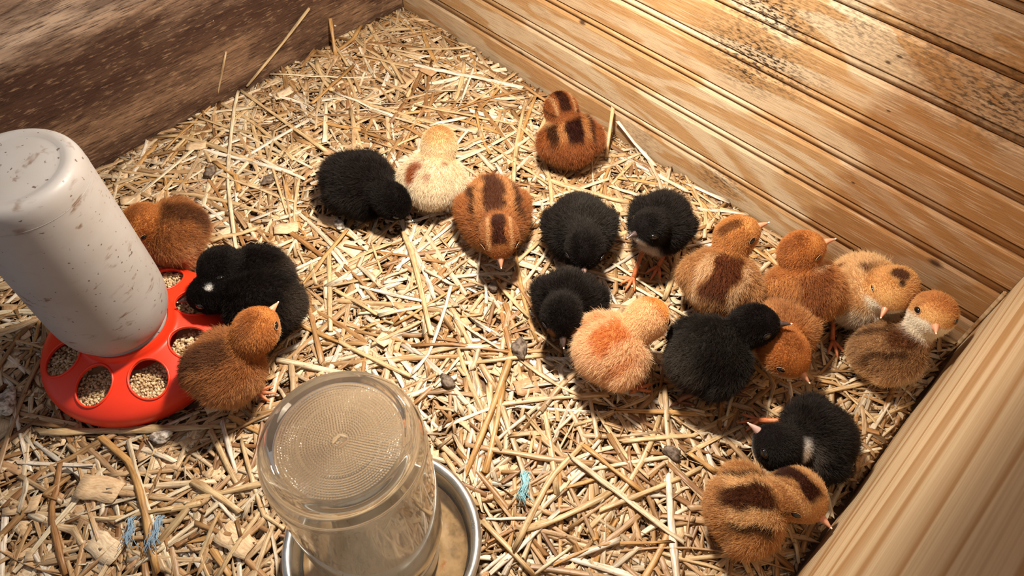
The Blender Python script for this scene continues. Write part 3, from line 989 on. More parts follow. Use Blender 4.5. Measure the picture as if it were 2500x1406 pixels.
def pattern(kind, T, Hd, hw, P):
    """T: torso-local (x fwd -1..1, y left, z up), Hd: head-local, hw: head weight"""
    n = len(T)
    one = np.ones((n, 1))
    u, v, w = T.T
    nz = pnoise(P, 260, 1.7) * .12
    av = np.abs(v) + nz
    hx, hy, hz = Hd.T
    top = sm(-.1, .3, w)
    if kind.startswith('black'):
        c = one * C3(23, 16, 14)
        c = mixc(c, C3(74, 62, 52), sm(-.55, -1.1, u + nz) * .75)
        c = mixc(c, C3(48, 39, 34), sm(-.1, -.7, w) * .5)
        hc = one * C3(18, 12, 11)
        if 'bib' in kind:
            hc = mixc(hc, C3(236, 228, 220), sm(-.2, -.45, hz + nz) * sm(-.2, .3, hx) * sm(.75, .45, np.abs(hy)))
            c = mixc(c, C3(226, 216, 208), sm(.35, .6, u) * sm(.55, .2, w + nz) * sm(.50, .25, av))
        if 'spot' in kind:
            d = np.sqrt((hx + .05) ** 2 + (hy - .35) ** 2 + (hz - .85) ** 2)
            hc = mixc(hc, C3(236, 230, 224), sm(.22, .10, d))
        if 'patch' in kind:
            d = np.sqrt((hx + .62) ** 2 + (hy + .35) ** 2 + (hz - .55) ** 2) + nz
            hc = mixc(hc, C3(232, 226, 220), sm(.55, .3, d))
            hc = mixc(hc, C3(150, 146, 142), sm(-.2, -.6, hz) * .8)
            c = mixc(c, C3(118, 108, 100), sm(.2, .7, u) * sm(.3, .7, v) * .6)
        if 'face' in kind:
            d = np.sqrt((hx - .8) ** 2 + (np.abs(hy) - .5) ** 2 + (hz + .05) ** 2)
            hc = mixc(hc, C3(170, 120, 80), sm(.34, .18, d) * .6)
        if 'grey' in kind:
            c = mixc(c, C3(66, 62, 56), sm(.2, .8, pnoise(P, 90, .4) * .5 + .5) * .45)
    elif kind.startswith('rust'):
        dk = kind == 'rust_dark'
        c = one * (C3(202, 142, 82) if not dk else C3(178, 116, 64))
        c = mixc(c, C3(208, 154, 98), sm(.1, -.6, w) * .8)
        c = mixc(c, C3(98, 56, 32) if dk else C3(146, 80, 38), top * sm(.5, .25, av) * sm(.75, .4, u) * (.85 if dk else .8))
        c = mixc(c, C3(214, 162, 108), sm(.35, .8, np.abs(v)) * sm(.5, -.1, w) * .6)
        hc = one * C3(200, 130, 64)
        hc = mixc(hc, C3(156, 90, 42), sm(.55, .95, hz) * sm(.5, .2, np.abs(hy)) * .7)
        hc = mixc(hc, C3(232, 196, 150), sm(.0, -.5, hz) * sm(-.2, .4, hx))
        if kind == 'rust_pale':
            c = mixc(c, C3(206, 150, 92), np.full(n, .45))
            c = mixc(c, C3(232, 206, 168), sm(-.1, -.5, w) * sm(.2, .7, u))
            hc = mixc(hc, C3(240, 214, 180), sm(-.15, -.5, hz) * .9)
    elif kind.startswith('chip'):
        warm = C3(206, 154, 96) if kind == 'chip' else C3(178, 112, 58) if kind == 'chip_red' else C3(168, 98, 48)
        c = one * warm
        c = mixc(c, C3(234, 196, 142) if kind == 'chip' else C3(200, 142, 84), sm(.0, .3, w) * sm(.60, .52, av) * sm(.9, .6, u) * sm(-.9, -.5, u) * .95)
        c = mixc(c, C3(92, 50, 28) if kind != 'chip_dim' else C3(60, 26, 18), sm(-.3, .1, w) * sm(.34, .24, av) * sm(.95, .75, u) * sm(-1.0, -.75, u))
        sd = sm(.0, .3, w) * sm(.11, .06, np.abs(av - .66)) * sm(.8, .5, u) * sm(-.8, -.5, u)
        c = mixc(c, C3(70, 40, 24), sd * .9)
        c = mixc(c, C3(226, 184, 128), sm(.1, -.6, w) * .5)
        hc = one * (warm * .95)
        st = sm(.36, .22, np.abs(hy) + nz) * sm(.3, .6, hz) * sm(.9, .6, hx)
        hc = mixc(hc, C3(70, 34, 20), st)
        hc = mixc(hc, C3(232, 196, 140), sm(.12, .04, np.abs(np.abs(hy) - .55)) * sm(.1, .4, hz) * .5)
        hc = mixc(hc, C3(84, 46, 24), sm(.10, .05, np.abs(hz - .18)) * sm(.5, .7, np.abs(hy)) * sm(.5, .2, hx) * .8)
        hc = mixc(hc, C3(222, 174, 114), sm(-.1, -.5, hz))
    elif kind == 'cream':
        c = one * C3(238, 220, 190)
        for (a, b, r, k) in ((-.1, .45, .34, .9), (-.45, .5, .30, 1), (.5, .05, .16, .9), (.28, -.45, .2, .8), (-.5, .0, .3, .5), (.2, .2, .16, .7)):
            d = np.sqrt((u - a) ** 2 + (v - b) ** 2) + nz
            c = mixc(c, C3(168, 92, 46), sm(r, r * .35, d) * k * sm(-.6, -.2, w))
        hc = one * C3(234, 210, 170)
        hc = mixc(hc, C3(222, 184, 130), sm(.3, .8, hz))
    elif kind == 'buff':
        c = one * C3(242, 202, 158)
        c = mixc(c, C3(220, 146, 82), top * sm(.42, .2, av) * sm(.75, .5, u) * sm(-.9, -.5, u) * .95)
        sd = sm(.0, .3, w) * sm(.16, .06, np.abs(av - .78)) * sm(.4, .1, u) * sm(-.8, -.5, u)
        c = mixc(c, C3(220, 150, 86), sd * .6)
        hc = one * C3(242, 202, 154)
        hc = mixc(hc, C3(226, 158, 78), sm(.0, .6, hx) * sm(.2, .6, hz) * .9)
    elif kind == 'brown':
        c = one * C3(198, 148, 94)
        c = mixc(c, C3(110, 58, 30), sm(-.45, -.05, w) * sm(.40, .30, av) * sm(.95, .7, u) * sm(-1.25, -1.0, u))
        c = mixc(c, C3(222, 188, 144), sm(-.2, .1, w) * sm(.14, .06, np.abs(av - .52)) * sm(.5, .2, u) * .9)
        c = mixc(c, C3(216, 172, 118), sm(.1, -.6, w) * .7)
        hc = one * C3(204, 142, 76)
        hc = mixc(hc, C3(110, 58, 26), sm(.7, .9, hz) * sm(.35, .15, np.abs(hy)) * .8)
        hc = mixc(hc, C3(236, 204, 156), sm(-.05, -.4, hz) * sm(-.1, .5, hx))
    else:  # 'fawn' white faced chicks
        c = one * C3(228, 188, 134)
        c = mixc(c, C3(104, 62, 42), top * sm(.42, .3, av) * sm(.9, .6, u) * sm(-.3, -.1, u))
        c = mixc(c, C3(242, 230, 210), sm(.0, .4, u) * sm(.35, -.05, w))
        if kind == 'fawn_dim':
            c = mixc(c, C3(140, 88, 48), top * .6)
            c = mixc(c, C3(84, 48, 30), sm(.2, .4, w) * sm(.12, .05, np.abs(av - .5)) * sm(.5, .2, u) * .8)
            c = mixc(c, C3(226, 196, 152), sm(.3, .6, np.abs(v)) * sm(.4, .0, w) * sm(-.3, .3, u) * .7)
        hc = one * C3(222, 170, 104)
        if kind == 'fawn':
            d = np.sqrt((hx + .15) ** 2 + (hy + .1) ** 2 + (hz - .95) ** 2) + nz
            hc = mixc(hc, C3(104, 58, 32), sm(.5, .34, d))
            d = np.sqrt((hx - .30) ** 2 + (hy - .04) ** 2 + (hz - .9) ** 2) + nz
            hc = mixc(hc, C3(70, 36, 22), sm(.22, .12, d))
        else:
            hc = mixc(hc, C3(200, 130, 66), sm(.3, .7, hz) * .8)
        hc = mixc(hc, C3(246, 234, 214), sm(.02, -.22, hz + nz) * sm(-.5, .0, hx))
    out = mixc(c, hc, hw)
    if kind.split('_')[0] in ('rust', 'chip', 'brown', 'fawn'):
        lum = out @ np.array([.3, .6, .1])
        out = out * .95 + lum[:, None] * np.array([1.12, .98, .80]) * .05
    return np.clip(out, 0.002, 1)


def px3(p):
    return at(p[0], p[1], p[2])


def beak_mesh(L, w, h, upper=True):
    n = 7; s = 10
    t = np.linspace(0, 1, n)
    V = []
    for ti in t:
        rw = w * (1 - ti) ** .8 * (1 - .15 * ti) + .00015; rh = h * (1 - ti ** 1.6) + .0002
        for a in np.arange(s) / s * 2 * math.pi:
            y = rw * math.cos(a); z = math.sin(a)
            z = (z * rh if z > 0 else z * rh * .25) if upper else (z * rh * .2 if z > 0 else z * rh * .6)
            V.append((ti * L, y, z - (.18 * L * ti ** 2.2 if upper else .06 * L * ti)))
    F = [[i * s + j, i * s + (j + 1) % s, (i + 1) * s + (j + 1) % s, (i + 1) * s + j] for i in range(n - 1) for j in range(s)]
    F += [list(range(s))[::-1], list(range((n - 1) * s, n * s))]
    return np.array(V), F


def to_local(V, R, o):
    return V @ R.T + o


def add_leg(root, hip, foot, fwd, mat, org, hind=True):
    """hip, foot world points; the shank with its own foot of four toes"""
    hip, foot, fwd = map(np.asarray, (hip, foot, fwd))
    f2 = unit(np.array([fwd[0], fwd[1], 0]))
    ank = foot + [0, 0, .0035]
    hock = hip * .35 + ank * .65 + np.array([0, 0, .006]) - f2 * .008
    pts = np.array([hip, hip * .5 + hock * .5 - f2 * .001, hock, hock * .5 + ank * .5 - f2 * .0005, ank])
    V, F = tube(None, pts - org, [.0036, .0030, .0026, .0020, .0022], None, 8)
    lg = link('leg', mesh_from('leg', V, F, mat), root)
    side = np.array([-f2[1], f2[0], 0])
    VV, FF, n0 = [], [], 0
    for a, L in ((-32, .015), (0, .018), (32, .015), (180, .008)):
        d = f2 * math.cos(math.radians(a)) + side * math.sin(math.radians(a))
        tp = np.array([ank - [0, 0, .0005], foot + d * L * .35 + [0, 0, .0030], foot + d * L * .7 + [0, 0, .0022], foot + d * L + [0, 0, .0008]])
        v, f = tube(None, tp - org, [.0018, .0017, .0014, .0005], None, 7)
        VV.append(v); FF += [[i + n0 for i in q] for q in f]; n0 += len(v)
    link('foot', mesh_from('foot', np.concatenate(VV), FF, mat), lg)


def chick(label, kind, T, C, r, Hh, K, hr=.0178, legs=(), dark=False, hairs=44000, hl=1.0, face=0.0, eyes='open', pale_beak=False, seed=0, wing=1.0, up_tilt=0.0):
    rs = np.random.default_rng(100 + seed)
    T, C, Hc = px3(T), px3(C), px3(Hh)
    bl = .0105
    reach = hr * 1.05 + bl
    dr = unit(ray(K[0], K[1]))                       # the beak tip lies on this sight line
    foot_ = CAM + dr * ((Hc - CAM) @ dr)
    gap = np.linalg.norm(foot_ - Hc)
    Kt = foot_ - dr * math.sqrt(max(0, reach ** 2 - gap ** 2)) * face
    ctr = (T + C) / 2
    a = np.linalg.norm(C - T) / 2
    org = np.array([ctr[0], ctr[1], 0.0])
    R = frame(C - T)
    bdir = unit(Kt - Hc)
    RH = frame(bdir)
    X, Y, Z = R.T
    h = .0021
    lo = np.minimum(np.minimum(T, C), Hc) - .050
    hi = np.maximum(np.maximum(T, C), Hc) + .050
    lo[2] = max(lo[2], -.006)
    shp = np.ceil((hi - lo) / h).astype(int)
    G = np.stack(np.meshgrid(*[lo[i] + np.arange(shp[i]) * h for i in range(3)], indexing='ij'), -1)
    rz = min(r * .95, max(.018, ctr[2] + .002)) if not legs else r * .88
    f = ell(G, ctr, R, (a * 1.02, r, rz))
    f = smin(f, ell(G, ctr + X * a * .42 - Z * .002, R, (a * .62, r * .86, rz * .92)), .010)
    f = smin(f, ell(G, ctr - X * a * .72 + Z * rz * .22, R, (a * .42, r * .52, rz * .42)), .012)
    nb = ctr + X * a * .50 + Z * rz * .40
    f = smin(f, cap(G, nb, Hc - bdir * hr * .25, r * .47, hr * .74), .0035)
    f = smin(f, ell(G, Hc, RH, (hr * 1.10, hr * .95, hr * .96)), .006)
    f = smin(f, ell(G, Hc + bdir * hr * .55 - RH[:, 2] * hr * .14, RH, (hr * .48, hr * .5, hr * .46)), .005)
    for s in (-1, 1):
        wc = ctr - X * a * .08 + Y * s * r * .90 + Z * rz * .12
        Rw = frame(-X * 1.0 - Z * .28 + Y * s * .10)
        f = smin(f, ell(G, wc, Rw, (a * .56 * wing, r * .24, rz * .42)), .0016)
        if legs:
            f = smin(f, ell(G, ctr - X * a * .05 + Y * s * r * .5 - Z * rz * .75, R, (a * .36, r * .36, rz * .46)), .008)
    V, F = surface_nets(f, lo, h, shp)
    # smooth and normals
    me = mesh_from('body', V - org, F, M['skin'])
    nv = len(me.vertices)
    bm = bmesh.new(); bm.from_mesh(me)
    for _ in range(3): bmesh.ops.smooth_vert(bm, verts=bm.verts[:], factor=.5, use_axis_x=True, use_axis_y=True, use_axis_z=True)
    bmesh.ops.recalc_face_normals(bm, faces=bm.faces[:])
    bm.to_mesh(me); bm.free()
    co_ = np.empty(nv * 3, dtype=np.float32); me.vertices.foreach_get('co', co_); co_ = co_.reshape(-1, 3) + org
    no_ = np.empty(nv * 3, dtype=np.float32); me.vertex_normals.foreach_get('vector', no_); no_ = no_.reshape(-1, 3)

    def colours(P):
        Tl = ((P - ctr) @ R) / np.array([a, r, rz])
        Hl = ((P - Hc) @ RH) / hr
        dh = np.linalg.norm(Hl, axis=1)
        along = (P - (Hc + nb) / 2) @ unit(Hc - nb)
        hw = np.maximum(sm(1.5, 1.15, dh), sm(-.004, .004, along) * sm(2.2, 1.6, dh))
        return pattern(kind, Tl, Hl, hw, P), hw

    cols, hwv = colours(co_)
    ca = me.color_attributes.new('Col', 'FLOAT_COLOR', 'POINT')
    ca.data.foreach_set('color', np.concatenate([cols * .8, np.ones((nv, 1))], 1).astype(np.float32).ravel())
    root = empty('chick', org)
    tag(root, label, 'chick', 'chicks in the brooder box')
    link('body', me, root)
    # ---- down
    me.calc_loop_triangles()
    tri = np.empty(len(me.loop_triangles) * 3, dtype=np.int32); me.loop_triangles.foreach_get('vertices', tri); tri = tri.reshape(-1, 3)
    A, B_, C_ = co_[tri[:, 0]], co_[tri[:, 1]], co_[tri[:, 2]]
    ar = np.linalg.norm(np.cross(B_ - A, C_ - A), axis=1)
    # nothing grows under the belly where it rests on the straw
    ar = ar * (((A + B_ + C_)[:, 2] / 3) > .002) * (1 + 1.4 * hwv[tri[:, 0]])
    pick = rs.choice(len(tri), hairs, p=ar / ar.sum())
    b = rs.random((hairs, 2)); fl_ = b.sum(1) > 1; b[fl_] = 1 - b[fl_]
    w3 = np.stack([1 - b.sum(1), b[:, 0], b[:, 1]], 1)
    P0 = (co_[tri[pick]] * w3[..., None]).sum(1)
    N0 = (no_[tri[pick]] * w3[..., None]).sum(1); N0 /= np.linalg.norm(N0, axis=1)[:, None] + 1e-9
    cc, hw = colours(P0)
    fb_ = -X[None] * (1 - hw[:, None]) + (-bdir[None]) * hw[:, None]
    fb_ = fb_ + np.array([0, 0, -.35])
    fb_ = fb_ - (fb_ * N0).sum(1)[:, None] * N0
    nrm = np.linalg.norm(fb_, axis=1)[:, None]; fb_ = fb_ / (nrm + .3)
    rnd = rs.standard_normal((hairs, 3))
    # clumping: neighbouring down shares a lean
    cl = np.stack([pnoise(P0, 420, 3 + k) for k in range(3)], 1)
    d1 = N0 * .74 + fb_ * .66 + rnd * .24 + cl * .15
    d1 /= np.linalg.norm(d1, axis=1)[:, None]
    Lh = hl * (.0066 * (1 - hw) + .0032 * hw) * rs.uniform(.6, 1.15, hairs) * np.where(rs.random(hairs) < .08, 1.45, 1.0)
    fr_ = sm(.3, .9, ((P0 - Hc) @ bdir) / hr) * hw
    Lh *= 1 - .5 * fr_
    for s in (-1, 1):
        ed = np.linalg.norm(P0 - (Hc + RH @ (unit(np.array([.52, s * .80, .16])) * hr * .97)), axis=1)
        Lh *= .48 + .52 * sm(.0026, .0048, ed)
    d2 = d1 + fb_ * .45 + rnd[:, ::-1] * .10 + np.array([0, 0, -.10])
    d2 /= np.linalg.norm(d2, axis=1)[:, None]
    P0 = P0 - N0 * .0006
    P1 = P0 + d1 * (Lh * .5)[:, None]
    P2 = P1 + d2 * (Lh * .5)[:, None]
    pts = np.stack([P0, P1, P2], 1) - org
    floor_ = .0006
    pts[..., 2] = np.maximum(pts[..., 2], floor_)
    hc = bpy.data.hair_curves.new('down')
    hc.add_curves([3] * hairs)
    hc.attributes['position'].data.foreach_set('vector', pts.astype(np.float32).ravel())
    rad = np.tile(np.array([.00010, .00008, .000025]), (hairs, 1)) * rs.uniform(.8, 1.25, (hairs, 1))
    ra_ = hc.attributes.get('radius') or hc.attributes.new('radius', 'FLOAT', 'POINT')
    ra_.data.foreach_set('value', rad.astype(np.float32).ravel())
    jit = np.clip(1 + .16 * rs.standard_normal((hairs, 1)), .6, 1.5)
    at_ = hc.attributes.new('hcol', 'FLOAT_COLOR', 'CURVE')
    at_.data.foreach_set('color', np.concatenate([np.clip(cc * jit, 0, 1), np.ones((hairs, 1))], 1).astype(np.float32).ravel())
    hc.materials.append(M['hair'])
    dn = link('down', hc, root)
    # ---- beak
    bb = Hc + bdir * hr * .92 - RH[:, 2] * hr * .16
    for up, nm_ in ((True, 'beak'), (False, 'lower_beak')):
        V_, F_ = beak_mesh(bl + hr * .13 if up else bl * .86 + hr * .13, .0040, .0043 if up else .0032, up)
        V_ = V_ + (0, 0, .0 if up else -.0004)
        o = link(nm_, mesh_from(nm_, to_local(V_, RH, bb - org), F_, M['beak_pink'] if pale_beak else M['beak_dark'] if dark else M['beak']), root)
        if up:
            th_ = np.radians(np.linspace(0, 180, 5))
            tipc = bb + bdir * (bl + hr * .13) * .93 - RH[:, 2] * .14 * bl
            bm = bmesh.new(); bmesh.ops.create_icosphere(bm, subdivisions=2, radius=1)
            for v in bm.verts:
                q = np.array(v.co) * [.0010, .0007, .0006]
                v.co = Vector(to_local(q[None], RH, tipc - org)[0])
            tm = bpy.data.meshes.new('beak_tip'); bm.to_mesh(tm); bm.free(); tm.materials.append(M['tip'])
            link('beak_tip', tm, o)
    # ---- eyes
    for s in (-1, 1):
        dl = unit(np.array([.52, s * .80, .16]))
        # march outwards to the skin
        ts = np.linspace(.4, 1.6, 60) * hr
        wd_ = RH @ dl
        pr = Hc + wd_ * ts[:, None]
        g = ell(pr, Hc, RH, (hr * 1.10, hr * .95, hr * .96))
        g2 = ell(pr, Hc + bdir * hr * .55 - RH[:, 2] * hr * .14, RH, (hr * .48, hr * .5, hr * .46))
        g = smin(g, g2, .006)
        tt = ts[np.argmax(g > 0)]
        ec = Hc + wd_ * (tt + (-.0001 if eyes == 'open' else .0007))
        Re = frame(bdir * .9 - RH[:, 2] * .25, wd_)    # x along the slit, z outwards
        Re = np.stack([unit(bdir - (bdir @ wd_) * wd_), np.cross(wd_, unit(bdir - (bdir @ wd_) * wd_)), wd_], 1)
        rr = (.0035, .0024, .0020) if eyes == 'open' else (.0032, .0010, .0014)
        bm = bmesh.new(); bmesh.ops.create_uvsphere(bm, u_segments=16, v_segments=10, radius=1)
        for v in bm.verts: v.co = Vector(to_local((np.array(v.co) * rr)[None], Re, ec - org)[0])
        em = bpy.data.meshes.new('eye'); bm.to_mesh(em); bm.free(); em.materials.append(M['eye'])
        em.polygons.foreach_set('use_smooth', np.ones(len(em.polygons), dtype=bool))
        eo = link('eye', em, root)
        t_ = np.arange(20) / 20 * 2 * math.pi
        rp = np.stack([rr[0] * 1.08 * np.cos(t_), rr[1] * 1.12 * np.sin(t_), np.full(20, .0006)], 1)
        link('eyelid', tube('eyelid', to_local(rp, Re, ec - org), .00028, M['lid_dark'] if dark else M['lid'], 6, True), eo)
    for lg in legs:
        foot = at(lg[0], lg[1], .001)
        hip = ctr - X * a * .05 + Y * (r * .5 if lg[2] == 'L' else -r * .5) - Z * rz * .9
        add_leg(root, hip, foot, lg[3] if len(lg) > 3 else X, M['leg_dark'] if dark == 2 else M['leg'], org)
    return root


chick('rusty brown chick peeking out from behind the white feeder bottle', 'rust_dark', (492, 555, .042), (365, 575, .040), .029, (345, 548, .056), (296, 606, .048), legs=((425, 655, 'L'), (470, 640, 'R')), face=0.3, seed=1)
chick('black chick behind another black one, its head nearest the rusty chick', 'black', (700, 680, .034), (562, 668, .039), .0255, (536, 652, .057), (486, 681, .050), dark=1, legs=((600, 740, 'L'), (640, 705, 'R')), face=0.3, seed=2)
chick('black chick with a white head speck, pecking into the red feeder', 'black_spot', (728, 752, .036), (565, 738, .038), .030, (515, 716, .046), (446, 728, .036), dark=1, legs=((620, 815, 'L'), (690, 790, 'R')), face=-0.2, seed=3)
chick('rusty chick beside the red feeder raising its beak', 'rust_dark', (470, 918, .040), (626, 874, .044), .0285, (626, 805, .070), (667, 743, .082), legs=((628, 962, 'R', (.72, .69, 0)), (575, 955, 'L')), face=-0.2, seed=4)
chick('black chick slumped asleep beside the cream chick', 'black', (808, 425, .028), (945, 475, .028), .032, (958, 492, .034), (1004, 528, .018), dark=1, face=-0.3, seed=5, eyes='closed')
chick('cream chick with rust patches sitting with its back turned', 'cream', (1043, 490, .028), (1072, 400, .034), .030, (1073, 352, .060), (1084, 318, .056), face=-0.8, seed=6)
chick('reddish brown chick with dark back stripe sitting against the beadboard wall', 'chip_dim', (1402, 385, .028), (1380, 305, .033), .030, (1368, 266, .056), (1346, 238, .056), face=-0.8, seed=7)
chick('brown striped chick asleep, beak pointing down, dark stripe on its crown', 'chip_red', (1197, 462, .028), (1214, 582, .029), .0315, (1219, 580, .050), (1223, 636, .034), hr=.0182, eyes='closed', face=0.45, seed=8)
chick('fluffy black chick sitting just behind another black one, pink beak down', 'black_grey', (1410, 508, .029), (1420, 606, .031), .031, (1428, 606, .053), (1426, 660, .034), dark=1, pale_beak=True, face=0.45, seed=9, eyes='closed')
chick('black chick with faint tan cheek lines between black and buff chicks', 'black_face', (1398, 692, .027), (1381, 772, .028), .0295, (1371, 772, .046), (1376, 830, .032), dark=1, face=0.5, seed=10, eyes='closed')
chick('standing black chick with a white bib', 'black_bib', (1640, 500, .046), (1588, 585, .042), .027, (1585, 555, .060), (1540, 571, .054), dark=1, hr=.0168, legs=((1545, 682, 'R'), (1606, 655, 'L')), face=0.8, seed=11)
chick('buff yellow chick with an orange back, head turned away', 'buff', (1428, 884, .036), (1555, 826, .040), .030, (1580, 778, .060), (1634, 738, .060), legs=((1555, 955, 'R'), (1520, 950, 'L')), face=-0.6, seed=12)
chick('brown chick with a dark back stripe, upright, staring at the wall', 'brown', (1738, 742, .034), (1778, 640, .040), .032, (1800, 574, .070), (1870, 539, .076), face=0.1, seed=13)
chick('black chick leaning over the orange chick with its bill out', 'black_grey', (1655, 905, .037), (1800, 838, .042), .032, (1842, 793, .060), (1915, 785, .050), dark=2, legs=((1655, 985, 'R'), (1790, 965, 'L')), face=0.1, seed=14)
chick('rusty orange chick looking back over its shoulder near the wall', 'rust', (1965, 770, .032), (1962, 660, .040), .033, (1958, 612, .070), (2034, 578, .074), face=0.1, seed=15, eyes='closed')
chick('orange chick crouching low with only its head clear of the others', 'rust_pale', (1893, 765, .026), (1915, 850, .028), .028, (1915, 862, .042), (1975, 922, .026), hr=.0198, face=0.3, seed=16)
chick('fawn chick with white cheeks and breast sitting near the corner', 'fawn', (2085, 655, .034), (2135, 765, .036), .033, (2183, 708, .060), (2157, 766, .044), hr=.0190, legs=((2030, 835, 'R'),), face=0.85, seed=17, eyes='closed')
chick('fawn chick wedged in the corner, looking up with wide open eyes', 'fawn_dim', (2092, 866, .022), (2238, 862, .027), .0238, (2278, 766, .068), (2292, 804, .058), hr=.0178, face=1.0, seed=18)
chick('black chick with a white patch behind its head beside the striped chick', 'black_patch', (2060, 1068, .028), (1930, 1075, .030), .030, (1899, 1092, .046), (1848, 1042, .050), legs=((1850, 1030, 'R'),), dark=1, pale_beak=True, face=0.5, seed=19)
chick('striped tan and dark brown chick next to the right board', 'chip', (1742, 1240, .027), (1895, 1252, .029), .0295, (1950, 1208, .044), (2022, 1272, .030), hr=.0190, face=0.3, seed=20)

CHX = np.array([[o.location.x, o.location.y] for o in COL.objects if o.name.startswith('chick') and not o.name.startswith('chick_')])

# ------------------------------------------------------------------ single straws, shavings, droppings and twine on top
def on_chick(p, r=.024):
    return any((np.linalg.norm(p - c, axis=1) < r).any() for c in CHX)


def single(P, w, th, col, half=False, roll=0.0):
    V, F, C, U = straw_geo(P, w, th, col, roll, 6, True, half)
    o0 = V.mean(0)
    ob = link('straw_stalk', mesh_from('straw_stalk', V - o0, F, M['straw'], True, C, U))
    ob.location = o0
    return ob


